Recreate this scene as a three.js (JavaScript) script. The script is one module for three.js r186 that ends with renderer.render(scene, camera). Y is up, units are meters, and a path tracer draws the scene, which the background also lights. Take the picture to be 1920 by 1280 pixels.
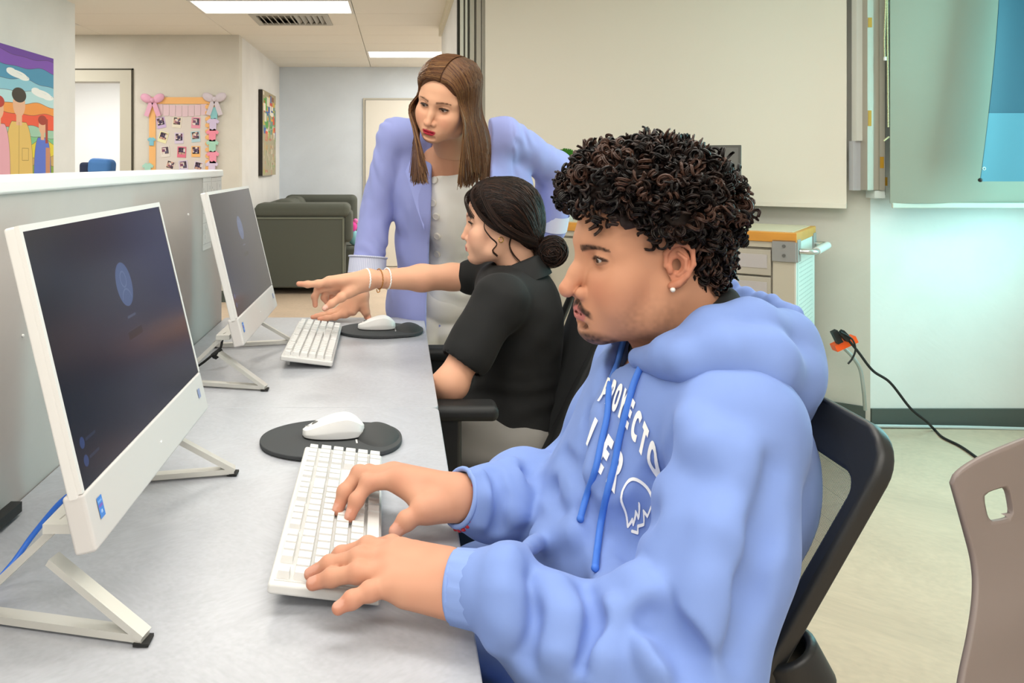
import * as THREE from 'three';
import { RoundedBoxGeometry } from 'three/addons/geometries/RoundedBoxGeometry.js';
import { mergeGeometries, mergeVertices } from 'three/addons/utils/BufferGeometryUtils.js';
import { RectAreaLightUniformsLib } from 'three/addons/lights/RectAreaLightUniformsLib.js';

// ---------------------------------------------------------------- camera
const scene = new THREE.Scene();
const FOCAL = 1500, CX = 748, CY = 304, EYE = 1.24, DESK = 0.74;
const camera = new THREE.PerspectiveCamera(2 * Math.atan(640 / FOCAL) * 180 / Math.PI, 1920 / 1280, 0.05, 60);
camera.position.set(0, EYE, 0);
camera.lookAt(0, EYE, -5);
camera.setViewOffset(1920, 1280, 960 - CX, 640 - CY, 1920, 1280);   // level camera, shifted lens
camera.updateProjectionMatrix();
scene.add(camera);
// ---------------------------------------------------------------- sky, light, exposure
const renderer = new THREE.WebGLRenderer({ antialias: true });
renderer.toneMapping = THREE.LinearToneMapping;
renderer.toneMappingExposure = 1.0;
renderer.shadowMap.enabled = true;
RectAreaLightUniformsLib.init();
scene.background = new THREE.Color(0.62, 0.9, 1.0);      // overcast daylight outside the windows
scene.backgroundIntensity = 2.6;
const PANEL_LIGHT = 8.8;                                 // radiance of each ceiling panel
const V = (x, y, z) => new THREE.Vector3(x, y, z);
const P = (u, v, d) => V((u - CX) * d / FOCAL, EYE - (v - CY) * d / FOCAL, -d);   // pixel + distance -> point
function rng(seed) { let s = seed >>> 0; return () => { s = (s + 0x6D2B79F5) >>> 0; let t = s; t = Math.imul(t ^ t >>> 15, t | 1); t ^= t + Math.imul(t ^ t >>> 7, t | 61); return ((t ^ t >>> 14) >>> 0) / 4294967296; }; }
// ---------------------------------------------------------------- helpers
const taken = new Map();
function numbered(name) { const n = taken.get(name) ?? 0; taken.set(name, n + 1); return n ? `${name}_${String(n).padStart(3, '0')}` : name; }
function thing(name, label, category, pos = [0, 0, 0], turn = 0, group) {
  const o = new THREE.Group(); o.name = numbered(name); o.position.set(...pos); o.rotation.y = turn;
  o.userData = { label, category }; if (group) o.userData.group = group; scene.add(o); return o;
}
function part(name, geo, mat, parent, label) {
  const m = new THREE.Mesh(Array.isArray(geo) ? merge(geo) : geo, mat); m.name = name; m.castShadow = m.receiveShadow = true;
  if (label) m.userData.label = label; parent.add(m); return m;
}
function single(name, geo, mat, label, category, group) {
  const m = part(numbered(name), geo, mat, scene); m.userData = { label, category }; if (group) m.userData.group = group; return m;
}
function struct(name, geo, mat, label) {
  const m = part(numbered(name), geo, mat, scene); m.userData = { kind: 'structure', label, category: name.split('_')[0] }; return m;
}
function merge(gs) { return mergeGeometries(gs.map(g => { const q = g.index ? g.toNonIndexed() : g.clone(); for (const k of Object.keys(q.attributes)) if (!['position', 'normal', 'uv'].includes(k)) q.deleteAttribute(k); if (!q.attributes.uv) q.setAttribute('uv', new THREE.BufferAttribute(new Float32Array(q.attributes.position.count * 2), 2)); return q; })); }
const move = (g, x, y, z) => g.translate(x, y, z);
const box = (w, h, d, x = 0, y = 0, z = 0) => new THREE.BoxGeometry(w, h, d).translate(x, y, z);
const span = (x0, x1, y0, y1, z0, z1) => box(Math.abs(x1 - x0), Math.abs(y1 - y0), Math.abs(z1 - z0), (x0 + x1) / 2, (y0 + y1) / 2, (z0 + z1) / 2);
const rbox = (w, h, d, r, x = 0, y = 0, z = 0, s = 2) => new RoundedBoxGeometry(w, h, d, s, r).translate(x, y, z);
const cyl = (r0, r1, h, x = 0, y = 0, z = 0, n = 20) => new THREE.CylinderGeometry(r0, r1, h, n).translate(x, y, z);
function bar(a, b, w, h, up = V(0, 1, 0)) {       // rectangular bar between two points
  const len = a.distanceTo(b), g = new THREE.BoxGeometry(w, h, len), m = new THREE.Matrix4().lookAt(a, b, up);
  m.setPosition(a.clone().add(b).multiplyScalar(0.5)); return g.applyMatrix4(m);
}
function tube(pts, r, seg = 40, n = 8, closed = false) { return new THREE.TubeGeometry(new THREE.CatmullRomCurve3(pts, closed, 'centripetal'), seg, r, n, closed); }
function extr(shape, depth, bevel = 0, o = {}) { return new THREE.ExtrudeGeometry(shape, { depth, bevelEnabled: bevel > 0, bevelSize: bevel, bevelThickness: bevel, bevelSegments: 2, curveSegments: 24, ...o }); }
function poly(pts) { const s = new THREE.Shape(); pts.forEach(([x, y], i) => i ? s.lineTo(x, y) : s.moveTo(x, y)); s.closePath(); return s; }
function rrect(w, h, r) { const s = new THREE.Shape(), x = -w / 2, y = -h / 2; s.moveTo(x + r, y); s.lineTo(x + w - r, y); s.quadraticCurveTo(x + w, y, x + w, y + r); s.lineTo(x + w, y + h - r); s.quadraticCurveTo(x + w, y + h, x + w - r, y + h); s.lineTo(x + r, y + h); s.quadraticCurveTo(x, y + h, x, y + h - r); s.lineTo(x, y + r); s.quadraticCurveTo(x, y, x + r, y); return s; }
// value noise
const NB = (() => { const r = rng(77), a = new Float32Array(32768); for (let i = 0; i < a.length; i++) a[i] = r(); return a; })();
const nhash = (x, y, z) => NB[((x * 73856093) ^ (y * 19349663) ^ (z * 83492791)) & 32767];
function noise3(x, y, z) {
  const X = Math.floor(x), Y = Math.floor(y), Z = Math.floor(z); let fx = x - X, fy = y - Y, fz = z - Z;
  fx = fx * fx * (3 - 2 * fx); fy = fy * fy * (3 - 2 * fy); fz = fz * fz * (3 - 2 * fz);
  const l = (a, b, t) => a + (b - a) * t;
  return l(l(l(nhash(X, Y, Z), nhash(X + 1, Y, Z), fx), l(nhash(X, Y + 1, Z), nhash(X + 1, Y + 1, Z), fx), fy),
    l(l(nhash(X, Y, Z + 1), nhash(X + 1, Y, Z + 1), fx), l(nhash(X, Y + 1, Z + 1), nhash(X + 1, Y + 1, Z + 1), fx), fy), fz) * 2 - 1;
}
const fbm = (x, y, z, n = 4) => { let s = 0, a = 0.5; for (let i = 0; i < n; i++) { s += a * noise3(x, y, z); x *= 2.03; y *= 2.03; z *= 2.03; a *= 0.5; } return s; };
// tileable computed textures
function dataTex(w, h, fn, srgb) {
  const a = new Uint8Array(w * h * 4);
  for (let y = 0; y < h; y++) for (let x = 0; x < w; x++) { const c = fn(x / w, y / h), i = (y * w + x) * 4; for (let k = 0; k < 3; k++) a[i + k] = Math.max(0, Math.min(255, 255 * (Array.isArray(c) ? c[k] : c))); a[i + 3] = 255; }
  const t = new THREE.DataTexture(a, w, h); t.wrapS = t.wrapT = THREE.RepeatWrapping; t.magFilter = THREE.LinearFilter; t.minFilter = THREE.LinearMipmapLinearFilter; t.generateMipmaps = true;
  if (srgb) t.colorSpace = THREE.SRGBColorSpace; t.needsUpdate = true; return t;
}
function tileNoise(u, v, f, z, n = 4) { const a = u * Math.PI * 2, b = v * Math.PI * 2, r = f / 6.28; return fbm(Math.cos(a) * r + 9, Math.sin(a) * r + Math.cos(b) * r * 1.3 + 5, Math.sin(b) * r + z, n); }
function canvasTex(w, h, draw, srgb = true) {
  const c = document.createElement('canvas'); c.width = w; c.height = h; draw(c.getContext('2d'), w, h);
  const t = new THREE.CanvasTexture(c); if (srgb) t.colorSpace = THREE.SRGBColorSpace; return t;
}
const rep = (t, x, y) => { const c = t.clone(); c.repeat.set(x, y); c.needsUpdate = true; return c; };
const std = (color, roughness = 0.6, o = {}) => new THREE.MeshStandardMaterial({ color, roughness, ...o });
const phys = (color, roughness, o) => new THREE.MeshPhysicalMaterial({ color, roughness, ...o });
// uv in metres from world positions, by dominant normal axis
function worldUV(g, s = 1) {
  if (g.index) g = g.toNonIndexed(); const p = g.attributes.position, n = g.attributes.normal, uv = new Float32Array(p.count * 2);
  for (let i = 0; i < p.count; i++) { const ax = Math.abs(n.getX(i)), ay = Math.abs(n.getY(i)), az = Math.abs(n.getZ(i)); let a, b;
    if (ay >= ax && ay >= az) { a = p.getX(i); b = p.getZ(i); } else if (ax >= az) { a = p.getZ(i); b = p.getY(i); } else { a = p.getX(i); b = p.getY(i); } uv[2 * i] = a * s; uv[2 * i + 1] = b * s; }
  g.setAttribute('uv', new THREE.BufferAttribute(uv, 2)); return g;
}
const bumpFine = dataTex(256, 256, (u, v) => 0.5 + 0.9 * tileNoise(u, v, 40, 3, 3));
const bumpPaint = dataTex(256, 256, (u, v) => 0.5 + 0.7 * tileNoise(u, v, 26, 8, 4));
const weave = dataTex(128, 128, (u, v) => 0.5 + 0.25 * Math.sin(u * 128 * Math.PI / 2) * Math.cos(v * 128 * Math.PI / 2) + 0.25 * tileNoise(u, v, 60, 1, 2));
const blot = dataTex(256, 256, (u, v) => { const n = tileNoise(u, v, 9, 2, 5); const k = 0.985 + 0.03 * n; return [k, k, k]; }, true);
const M = {
  wall: std(0xd9d6cc, 0.75, { map: rep(blot, 0.5, 0.5), bumpMap: rep(bumpPaint, 2, 2), bumpScale: 0.0004 }),
  wallWhite: std(0xe4e4e2, 0.75, { map: rep(blot, 0.5, 0.5), bumpMap: rep(bumpPaint, 2, 2), bumpScale: 0.0004 }),
  partition: std(0xbfbab6, 0.7, { map: rep(blot, 0.8, 0.8) }),
  ceil: std(0xeae6dc, 0.9, { bumpMap: rep(bumpFine, 3, 3), bumpScale: 0.0004 }),
  gap: std(0xbdb8ab, 0.9),
  baseboard: std(0x4b5450, 0.6),
  metal: std(0xb9bbb9, 0.35, { metalness: 0.9 }),
  alu: std(0xb5afa3, 0.45, { metalness: 0.3, bumpMap: bumpFine, bumpScale: 0.0003 }),
  black: std(0x101112, 0.5), blackSoft: std(0x17191a, 0.75), rubber: std(0x1a1a1a, 0.8),
  white: std(0xe9e9e7, 0.4), offwhite: std(0xdedcd6, 0.5),
};
// ---------------------------------------------------------------- the room
const CEIL = 2.37, WL = -2.32, WB = -7.1, WS = -1.42, WF = -9.5, WR = -3.757, CORX = 2.214, SIDE = 3.1;
const floorTex = dataTex(512, 512, (u, v) => { const n = tileNoise(u, v, 7, 4, 5), s = tileNoise(u, v, 90, 6, 3); const k = 0.95 + 0.05 * n + 0.05 * s; return [0.83 * k, 0.75 * k, 0.66 * k]; }, true);
struct('floor', worldUV(span(-6, 5, -0.1, 0, -12, 2.2)), std(0xffffff, 0.42, { map: rep(floorTex, 0.8, 0.8), bumpMap: rep(bumpFine, 0.6, 0.6), bumpScale: 0.0006 }), 'speckled beige vinyl floor running through the whole office');
// ceiling: slab, panels, lamps, vent
{
  const c = new THREE.Group(); c.name = 'ceiling'; c.userData = { kind: 'structure', label: 'dropped ceiling of beige rectangular panels', category: 'ceiling' }; scene.add(c);
  part('ceiling_slab', span(-6, 5, CEIL + 0.06, CEIL + 0.16, -12, 2.2), M.gap, c);
  const row0 = -6.09, rp = 0.513, col0 = -1.486, cp = 1.15;
  const lamps = new Set(['-1,0', '4,1']), ventCell = '0,0';
  const extra = [['-5', '0'], ['-9', '0'], ['-13', '0'], ['-8', '2'], ['-14', '2'], ['-15', '-1'], ['-12', '-2'], ['-13', '1'], ['-10', '1'], ['-16', '1'], ['-5', '-2'], ['0', '-2'], ['-1', '-2'], ['0', '2'], ['2', '2'], ['4', '2'], ['5', '2'], ['3', '3']];  // unseen panels put in for fill light, near the desks and in the hall
  extra.forEach(([r, k]) => lamps.add(`${r},${k}`));
  const pg = worldUV(new RoundedBoxGeometry(cp - 0.005, 0.02, rp - 0.005, 1, 0.002));
  for (let r = -16; r < 11; r++) for (let k = -4; k < 6; k++) {
    const x = col0 + (k + 0.5) * cp, z = row0 - (r + 0.5) * rp; if (lamps.has(`${r},${k}`)) {
      const lamp = thing('ceiling_light', r === -1 && k === 0 ? 'large rectangular fluorescent ceiling panel beside the air vent' : r === 4 && k === 1 ? 'slim glowing ceiling panel above the pale back wall door' : (r > -2 ? 'unseen ceiling panel added to brighten the hall beyond the walls' : 'unseen ceiling panel put in to light the desk side of the room'), 'ceiling light', [x, CEIL, z], 0, 'ceiling light panels');
      part('frame', [box(cp, 0.03, 0.02, 0, 0.012, rp / 2 - 0.012), box(cp, 0.03, 0.02, 0, 0.012, -rp / 2 + 0.012), box(0.02, 0.03, rp - 0.04, cp / 2 - 0.012, 0.012, 0), box(0.02, 0.03, rp - 0.04, -cp / 2 + 0.012, 0.012, 0)], M.offwhite, lamp);
      part('diffuser', box(cp - 0.04, 0.01, rp - 0.04, 0, 0.012, 0), std(0xffffff, 0.5, { emissive: 0xfffdf6, emissiveIntensity: 2.2 }), lamp);
      const L = new THREE.RectAreaLight(0xfffaf2, PANEL_LIGHT, cp - 0.06, rp - 0.06); L.position.set(0, -0.004, 0); L.rotation.x = -Math.PI / 2; lamp.add(L);
    } else if (`${r},${k}` !== ventCell) part('ceiling_panel', pg, M.ceil, c).position.set(x, CEIL + 0.01, z);
  }
  // panel around the vent is split left and right of it
  const vx0 = -1.15, vx1 = -0.545, vz = row0 - 0.5 * rp;
  part('ceiling_panel', span(col0, vx0 - 0.002, CEIL, CEIL + 0.02, vz - rp / 2, vz + rp / 2), M.ceil, c);
  part('ceiling_panel', span(vx1 + 0.002, col0 + cp, CEIL, CEIL + 0.02, vz - rp / 2, vz + rp / 2), M.ceil, c);
  const vent = thing('air_vent', 'grey louvred air vent set into the ceiling beside the light', 'air vent', [(vx0 + vx1) / 2, CEIL, vz]);
  const w = vx1 - vx0, d = rp - 0.02; part('duct', [box(w - 0.02, 0.006, d - 0.02, 0, 0.055, 0), box(0.004, 0.05, d - 0.02, w / 2 - 0.01, 0.03, 0), box(0.004, 0.05, d - 0.02, -w / 2 + 0.01, 0.03, 0)], std(0xb5b2a8, 0.6), vent);
  part('frame', [box(w, 0.012, 0.045, 0, 0, d / 2 - 0.022), box(w, 0.012, 0.045, 0, 0, -d / 2 + 0.022), box(0.045, 0.012, d - 0.09, w / 2 - 0.022, 0, 0), box(0.045, 0.012, d - 0.09, -w / 2 + 0.022, 0, 0)], std(0xb5b2a8, 0.5), vent);
  for (let i = 0; i < 11; i++) { const s = part('slat', box(0.006, 0.034, d - 0.09), std(0xa9a69c, 0.5), vent); s.position.set(-w / 2 + 0.07 + i * (w - 0.14) / 10, 0.008, 0); s.rotation.z = (i < 6 ? 1 : -1) * 0.8; }
}
// walls
struct('wall_left', worldUV(span(WL - 0.14, WL, 0, CEIL + 0.06, -5.73, 2.2)), M.wallWhite, 'white painted wall carrying the family painting');
{ // wall with the pin board, door opening at its left
  const z0 = WB - 0.14, z1 = WB, dx0 = -3.32, dx1 = -2.40, dy = 1.985;
  struct('wall_front', [worldUV(span(dx1, WS, 0, CEIL + 0.06, z0, z1)), worldUV(span(-6, dx0, 0, CEIL + 0.06, z0, z1)), worldUV(span(dx0, dx1, dy, CEIL + 0.06, z0, z1))], M.wall, 'cream wall carrying the pin board');
  struct('wall_inner', worldUV(span(WS - 0.14, WS, 0, CEIL + 0.06, WF, WB - 0.14)), M.wallWhite, 'white wall carrying the narrow colourful painting');
  const dr = new THREE.Group(); dr.name = 'door_1'; dr.userData = { kind: 'structure', label: 'open doorway with beige frame into a bright room', category: 'door' }; scene.add(dr);
  part('door_frame', [span(dx1 - 0.07, dx1 + 0.03, 0, dy + 0.07, WB - 0.16, WB + 0.02), span(dx0 - 0.03, dx0 + 0.07, 0, dy + 0.07, WB - 0.16, WB + 0.02), span(dx0 + 0.07, dx1 - 0.07, dy - 0.03, dy + 0.07, WB - 0.16, WB + 0.02)], std(0xc4c1b3, 0.55), dr);
  part('door_seal', [span(dx1 + 0.031, dx1 + 0.045, 0, dy + 0.085, WB - 0.02, WB + 0.012), span(dx0, dx1 + 0.045, dy + 0.071, dy + 0.085, WB - 0.02, WB + 0.012)], std(0x4a463a, 0.7), dr);
  // bright room behind the door
  struct('wall_office', [worldUV(span(-6, WS - 0.14, 0, CEIL + 0.06, -10.1, -10)), worldUV(span(-6.1, -6, 0, CEIL + 0.06, -10, WB))], std(0xf4f4f2, 0.7), 'white wall of the small bright office');
  const lp = thing('ceiling_light', 'fluorescent ceiling panel inside the small bright office', 'ceiling light', [-3.6, CEIL - 0.02, -8.6], 0, 'ceiling light panels');
  part('diffuser', box(1.2, 0.012, 0.6, 0, 0.008, 0), std(0xffffff, 0.5, { emissive: 0xffffff, emissiveIntensity: 2.2 }), lp);
  const L = new THREE.RectAreaLight(0xffffff, PANEL_LIGHT * 2.2, 1.18, 0.58); L.position.set(0, -0.004, 0); L.rotation.x = -Math.PI / 2; lp.add(L);
}
struct('wall_back', worldUV(span(WS - 0.14, 2.6, 0, CEIL + 0.06, WF - 0.14, WF)), std(0xd9e2ec, 0.75, { map: rep(blot, 0.5, 0.5), bumpMap: rep(bumpPaint, 2, 2), bumpScale: 0.0003 }), 'pale cool white back wall');
struct('wall_hall', worldUV(span(2.6, 2.74, 0, CEIL + 0.06, WF, -4.9)), M.wall, 'hall wall hidden behind the blinds');
{ // flush door in the back wall
  const d = new THREE.Group(); d.name = 'door_2'; d.userData = { kind: 'structure', label: 'flush cream door in the back wall', category: 'door' }; scene.add(d);
  part('door_leaf', span(-0.395, 0.42, 0.01, 1.975, WF, WF + 0.03), std(0xe2ded4, 0.55), d);
  part('door_frame', [span(-0.425, -0.4, 0, 2.0, WF, WF + 0.02), span(0.425, 0.45, 0, 2.0, WF, WF + 0.02), span(-0.4, 0.425, 1.98, 2.0, WF, WF + 0.02)], std(0xbdb9ac, 0.6), d);
  part('door_handle', [cyl(0.012, 0.012, 0.05).rotateX(Math.PI / 2).translate(-0.34, 1.0, WF + 0.05), box(0.1, 0.018, 0.014, -0.3, 1.0, WF + 0.075)], M.metal, d);
}
// right: short wall running back, angled wall, straight wall, side wall with window
struct('wall_return', worldUV(span(0.36, 0.5, 0, CEIL + 0.06, -6.75, -5.0)), M.wallWhite, 'short white wall beside the folded partition');
part('trim_1', span(0.335, 0.36, CEIL - 0.07, CEIL, -6.75, -5.0), std(0xd9d2bb, 0.6), scene).userData = { kind: 'structure', label: 'cream trim along the top of the short white wall', category: 'trim' };
const ANG = Math.atan2(0.588, 0.809), WA0 = V(CORX, 0, WR), AD = V(-0.809, 0, -0.588).normalize(), AN = V(-0.588, 0, 0.809).normalize();  // along, towards room
const onA = (t, y, off) => WA0.clone().addScaledVector(AD, t).addScaledVector(AN, off).setY(y);
function abox(t0, t1, y0, y1, o0, o1) { const g = worldUV(box(t1 - t0, y1 - y0, Math.abs(o1 - o0))); const c = onA((t0 + t1) / 2, (y0 + y1) / 2, (o0 + o1) / 2); return g.applyMatrix4(new THREE.Matrix4().makeRotationY(-ANG)).translate(c.x, c.y, c.z); }
struct('wall_angled', abox(0, 2.05, 0, CEIL + 0.06, -0.14, 0), std(0xd6d4cb, 0.75, { map: rep(blot, 0.5, 0.5), bumpMap: rep(bumpPaint, 2, 2), bumpScale: 0.0003 }), 'cream wall behind the tool cabinet');
struct('baseboard_angled', abox(0.02, 2.05, 0, 0.09, 0.0, 0.012), M.baseboard, 'dark grey vinyl baseboard behind the tool cabinet');
struct('wall_right', worldUV(span(CORX, SIDE + 0.14, 0, CEIL + 0.06, WR - 0.14, WR)), std(0xe2e4e1, 0.7, { map: rep(blot, 0.5, 0.5), bumpMap: rep(bumpPaint, 2, 2), bumpScale: 0.0003 }), 'white wall under the torn window blind');
struct('baseboard_right', span(CORX, SIDE, 0, 0.085, WR, WR + 0.012), M.baseboard, 'dark green grey baseboard under the right wall');
struct('baseboard_left', [span(-2.3, WS + 0.012, 0, 0.1, WB, WB + 0.012), span(WS, WS + 0.012, 0, 0.1, WF, WB)], M.baseboard, 'dark baseboard beside the sofa');
struct('trim_2', tube([V(CORX, 0.012, WR + 0.03), V(2.6, 0.008, WR + 0.035), V(3.1, 0.006, WR + 0.05), V(SIDE, 0.008, WR + 0.04)], 0.008, 40, 6), std(0xb9c4c4, 0.5), 'pale cable run lying along the foot of the right wall');
{ // side wall with a tinted window
  const z0 = WR, z1 = 2.2, wz0 = -3.5, wz1 = -2.45, y0 = 0.75, y1 = 2.2;
  struct('wall_side', [worldUV(span(SIDE, SIDE + 0.14, 0, y0, z0, z1)), worldUV(span(SIDE, SIDE + 0.14, y1, CEIL + 0.06, z0, z1)), worldUV(span(SIDE, SIDE + 0.14, y0, y1, z0, wz0)), worldUV(span(SIDE, SIDE + 0.14, y0, y1, wz1, z1))], M.wallWhite, 'white side wall with a tinted window');
  const w = new THREE.Group(); w.name = 'window_1'; w.userData = { kind: 'structure', label: 'blue green tinted window in the side wall', category: 'window' }; scene.add(w);
  part('window_frame', [span(SIDE + 0.03, SIDE + 0.1, y0, y0 + 0.04, wz0, wz1), span(SIDE + 0.03, SIDE + 0.1, y1 - 0.04, y1, wz0, wz1), span(SIDE + 0.03, SIDE + 0.1, y0, y1, wz0, wz0 + 0.04), span(SIDE + 0.03, SIDE + 0.1, y0, y1, wz1 - 0.04, wz1)], M.alu, w);
  part('pane', span(SIDE + 0.06, SIDE + 0.066, y0 + 0.04, y1 - 0.04, wz0 + 0.04, wz1 - 0.04), phys(0x9fe0e0, 0.05, { transmission: 1, thickness: 0 }), w);
  const L = new THREE.RectAreaLight(0x9fe8ea, 10, wz1 - wz0 - 0.1, y1 - y0 - 0.1); L.position.set(SIDE + 0.02, (y0 + y1) / 2, (wz0 + wz1) / 2); L.rotation.y = Math.PI / 2; scene.add(L); L.name = 'window_daylight'; L.userData = { kind: 'structure' };
}
struct('wall_behind', worldUV(span(-6, SIDE + 0.14, 0, CEIL + 0.06, 2.2, 2.34)), M.wallWhite, 'white wall behind the camera');
struct('wall_outer', worldUV(span(-6.1, -6, 0, CEIL + 0.06, WB, 2.2)), M.wallWhite, 'white outer wall at the far left');
// folded partition at the left end of the angled wall
{
  const f = thing('folding_partition', 'stack of grey metal partition edges beside the big cream blind', 'partition');
  const put = (u0, u1, d, mat, dep = 0.05) => { const x0 = (u0 - CX) * d / FOCAL, x1 = (u1 - CX) * d / FOCAL; part('metal_strip', span(x0, x1, 0.0, CEIL, -d - dep, -d), mat, f); };
  const g1 = std(0xc9c5b8, 0.5), g2 = std(0x9d9a8e, 0.5), g3 = std(0x6e6b60, 0.5), dk = std(0x24241c, 0.6), wh = std(0xd8d4c8, 0.5);
  [[857.5, 863, 4.98, dk], [863, 869, 4.95, wh], [869, 872.5, 4.99, g2], [872.5, 876.5, 4.95, wh], [876.5, 881, 4.99, g3], [881, 889, 4.96, g1], [889, 893.5, 4.99, g2], [893.5, 902, 4.95, g1], [902, 903.5, 4.99, g3], [903.5, 911, 4.95, g1], [911, 917, 4.99, dk]].forEach(a => put(...a));
}
// roller blind on the angled wall
{
  const b = thing('roller_blind', 'big cream roller blind pulled down behind the curly haired man', 'blind');
  const fab = std(0xeae4d8, 0.8, { bumpMap: rep(weave, 30, 30), bumpScale: 0.0003 });
  const t0 = 0.09, t1 = 2.03, yb = 1.045;
  const g = new THREE.PlaneGeometry(t1 - t0, CEIL - yb, 30, 20); const p = g.attributes.position;
  for (let i = 0; i < p.count; i++) p.setZ(i, 0.004 * Math.sin(p.getX(i) * 4 + 1) + 0.003 * noise3(p.getX(i) * 3, p.getY(i) * 2, 4));
  const g2 = g.clone().translate(0, 0, -0.004); g2.index.array.reverse(); g.computeVertexNormals(); g2.computeVertexNormals();
  const c = onA((t0 + t1) / 2, (CEIL + yb) / 2, 0.075), R = new THREE.Matrix4().makeRotationY(-ANG);
  part('fabric', [g, g2].map(q => q.applyMatrix4(R).translate(c.x, c.y, c.z)), fab, b);
  part('hem_bar', abox(t0, t1, yb - 0.022, yb, 0.068, 0.08), fab, b);
}
// aluminium post and frames in the corner between the blinds
{
  const f = thing('window_post', 'bare aluminium window post with bits of yellow tape between the blinds', 'window frame');
  const d = 3.7, X = u => (u - CX) * d / FOCAL, Y = v => EYE - (v - CY) * d / FOCAL;
  part('side_frame', span(X(1606), X(1617.5), Y(264), CEIL, -3.74, -3.70), std(0xd9d8d2, 0.4), f);
  part('lower_frame', span(X(1603), X(1617.5), Y(357), Y(264), -3.75, -3.715), std(0xb9bac0, 0.45), f);
  part('post', [span(X(1617), X(1628), Y(356), CEIL, -3.73, -3.66), span(X(1628), X(1640), Y(356), CEIL, -3.73, -3.672), span(X(1640), X(1649.5), Y(356), CEIL, -3.73, -3.66)], M.alu, f);
  part('white_frame', span(X(1650), X(1657), Y(372), CEIL, -3.75, -3.69), std(0xcfd3d6, 0.45), f);
  part('inner_frame', span(X(1657), X(1670), Y(366), CEIL, -3.755, -3.74), std(0x6d7072, 0.5), f);
  part('bracket', span(X(1633), X(1652), Y(371), Y(357), -3.74, -3.67), std(0xdde6e4, 0.4), f);
  const tape = std(0xb88a22, 0.6); for (const [u0, u1, v0, v1, z] of [[1618, 1625, 36, 54, -3.658], [1618, 1624, 208, 237, -3.658], [1640, 1647, 294, 315, -3.658], [1655, 1661, 332, 348, -3.688]]) part('tape', span(X(u0), X(u1), Y(v1), Y(v0), z - 0.002, z), tape, f);
  const ch = thing('blind_chain', 'beaded pull chain hanging at the edge of the right blind', 'chain');
  const bead = new THREE.SphereGeometry(0.0042, 6, 5), cm = std(0xc9c49a, 0.5), gs = [];
  for (let k = 0; k < 100; k++) { const v = -60 + k * 3.0; const q = P(1663.5 + v * 0.008, v, 3.60); gs.push(bead.clone().translate(q.x, q.y, q.z)); if (k < 58) { const w = P(1659.5 + 1.2 * Math.sin(k * 0.1), v, 3.60); gs.push(bead.clone().translate(w.x, w.y, w.z)); } }
  for (let k = 0; k < 5; k++) { const q = P(1666 - k * 2, 257 + k * 1.6, 3.60); gs.push(bead.clone().translate(q.x, q.y, q.z)); }
  part('beads', gs, cm, ch).userData.kind = 'stuff';
  part('connector', cyl(0.006, 0.006, 0.016, P(1659.5, 110, 3.59).x, P(1659.5, 110, 3.59).y, -3.59, 8), M.white, ch);
}
// right blind, and the blue sheet hanging over it
{
  const z = -3.63, X = u => (u - CX) * -z / FOCAL, Y = v => EYE - (v - CY) * -z / FOCAL;
  const b = thing('roller_blind', 'greenish grey roller blind on the window right of the aluminium post', 'blind');
  const sheet = (u0, u1, v0, v1, n, zf, left) => { const g = new THREE.PlaneGeometry(1, 1, n, n), p = g.attributes.position; for (let i = 0; i < p.count; i++) { const s = p.getX(i) + 0.5, t = 0.5 - p.getY(i); const ul = left ? left(v0 + t * (v1 - v0)) : u0; const u = ul + s * (u1 - ul), v = v0 + t * (v1 - v0); const dz = -(z + zf(s, t)); p.setXYZ(i, (u - CX) * dz / FOCAL, EYE - (v - CY) * dz / FOCAL, -dz); } g.computeVertexNormals(); const q = g.clone(); q.index.array.reverse(); q.computeVertexNormals(); const nn = q.attributes.normal, pp = q.attributes.position; for (let i = 0; i < pp.count; i++) pp.setXYZ(i, pp.getX(i) + nn.getX(i) * 0.003, pp.getY(i), pp.getZ(i) + nn.getZ(i) * 0.003); return [g, q]; };
  part('fabric', sheet(1669, 1990, -70, 381, 24, (s, t) => 0.018 * Math.sin(s * 5 + 0.6) * (0.4 + 0.6 * t) + 0.003 * noise3(s * 5, t * 5, 2)), std(0x948f80, 0.8, { bumpMap: rep(weave, 20, 20), bumpScale: 0.0003 }), b);
  part('hem_bar', rbox(X(1990) - X(1670), 0.024, 0.012, 0.004, (X(1990) + X(1670)) / 2, Y(385), z + 0.008), std(0xc3c7bc, 0.6), b);
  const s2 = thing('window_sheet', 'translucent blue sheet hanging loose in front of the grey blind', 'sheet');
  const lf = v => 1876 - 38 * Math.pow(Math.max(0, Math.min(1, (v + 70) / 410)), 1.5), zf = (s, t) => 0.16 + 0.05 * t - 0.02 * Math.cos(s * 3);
  part('shaded_upper_sheet', sheet(1860, 1985, -70, 212, 16, (s, t) => zf(s, t * 0.67), lf), phys(0x1f5066, 0.55, { transmission: 0.1, thickness: 0 }), s2);  // upper zone of the sheet, its shade put into the darker colour
  part('lit_lower_sheet', sheet(1860, 1985, 212, 340, 12, (s, t) => zf(s, 0.67 + t * 0.33) + 0.003, lf), phys(0x4c8094, 0.55, { transmission: 0.1, thickness: 0 }), s2);  // lower zone of the same sheet, in the lighter lit colour
  const gr = P(1845, 316, 3.41); part('grommet', new THREE.TorusGeometry(0.006, 0.002, 6, 14).translate(gr.x, gr.y, gr.z), M.metal, s2);
  const gk = P(1838, 337.5, 3.41); part('end_cap', new THREE.SphereGeometry(0.009, 8, 6).translate(gk.x, gk.y, gk.z), M.black, s2);
}
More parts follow.
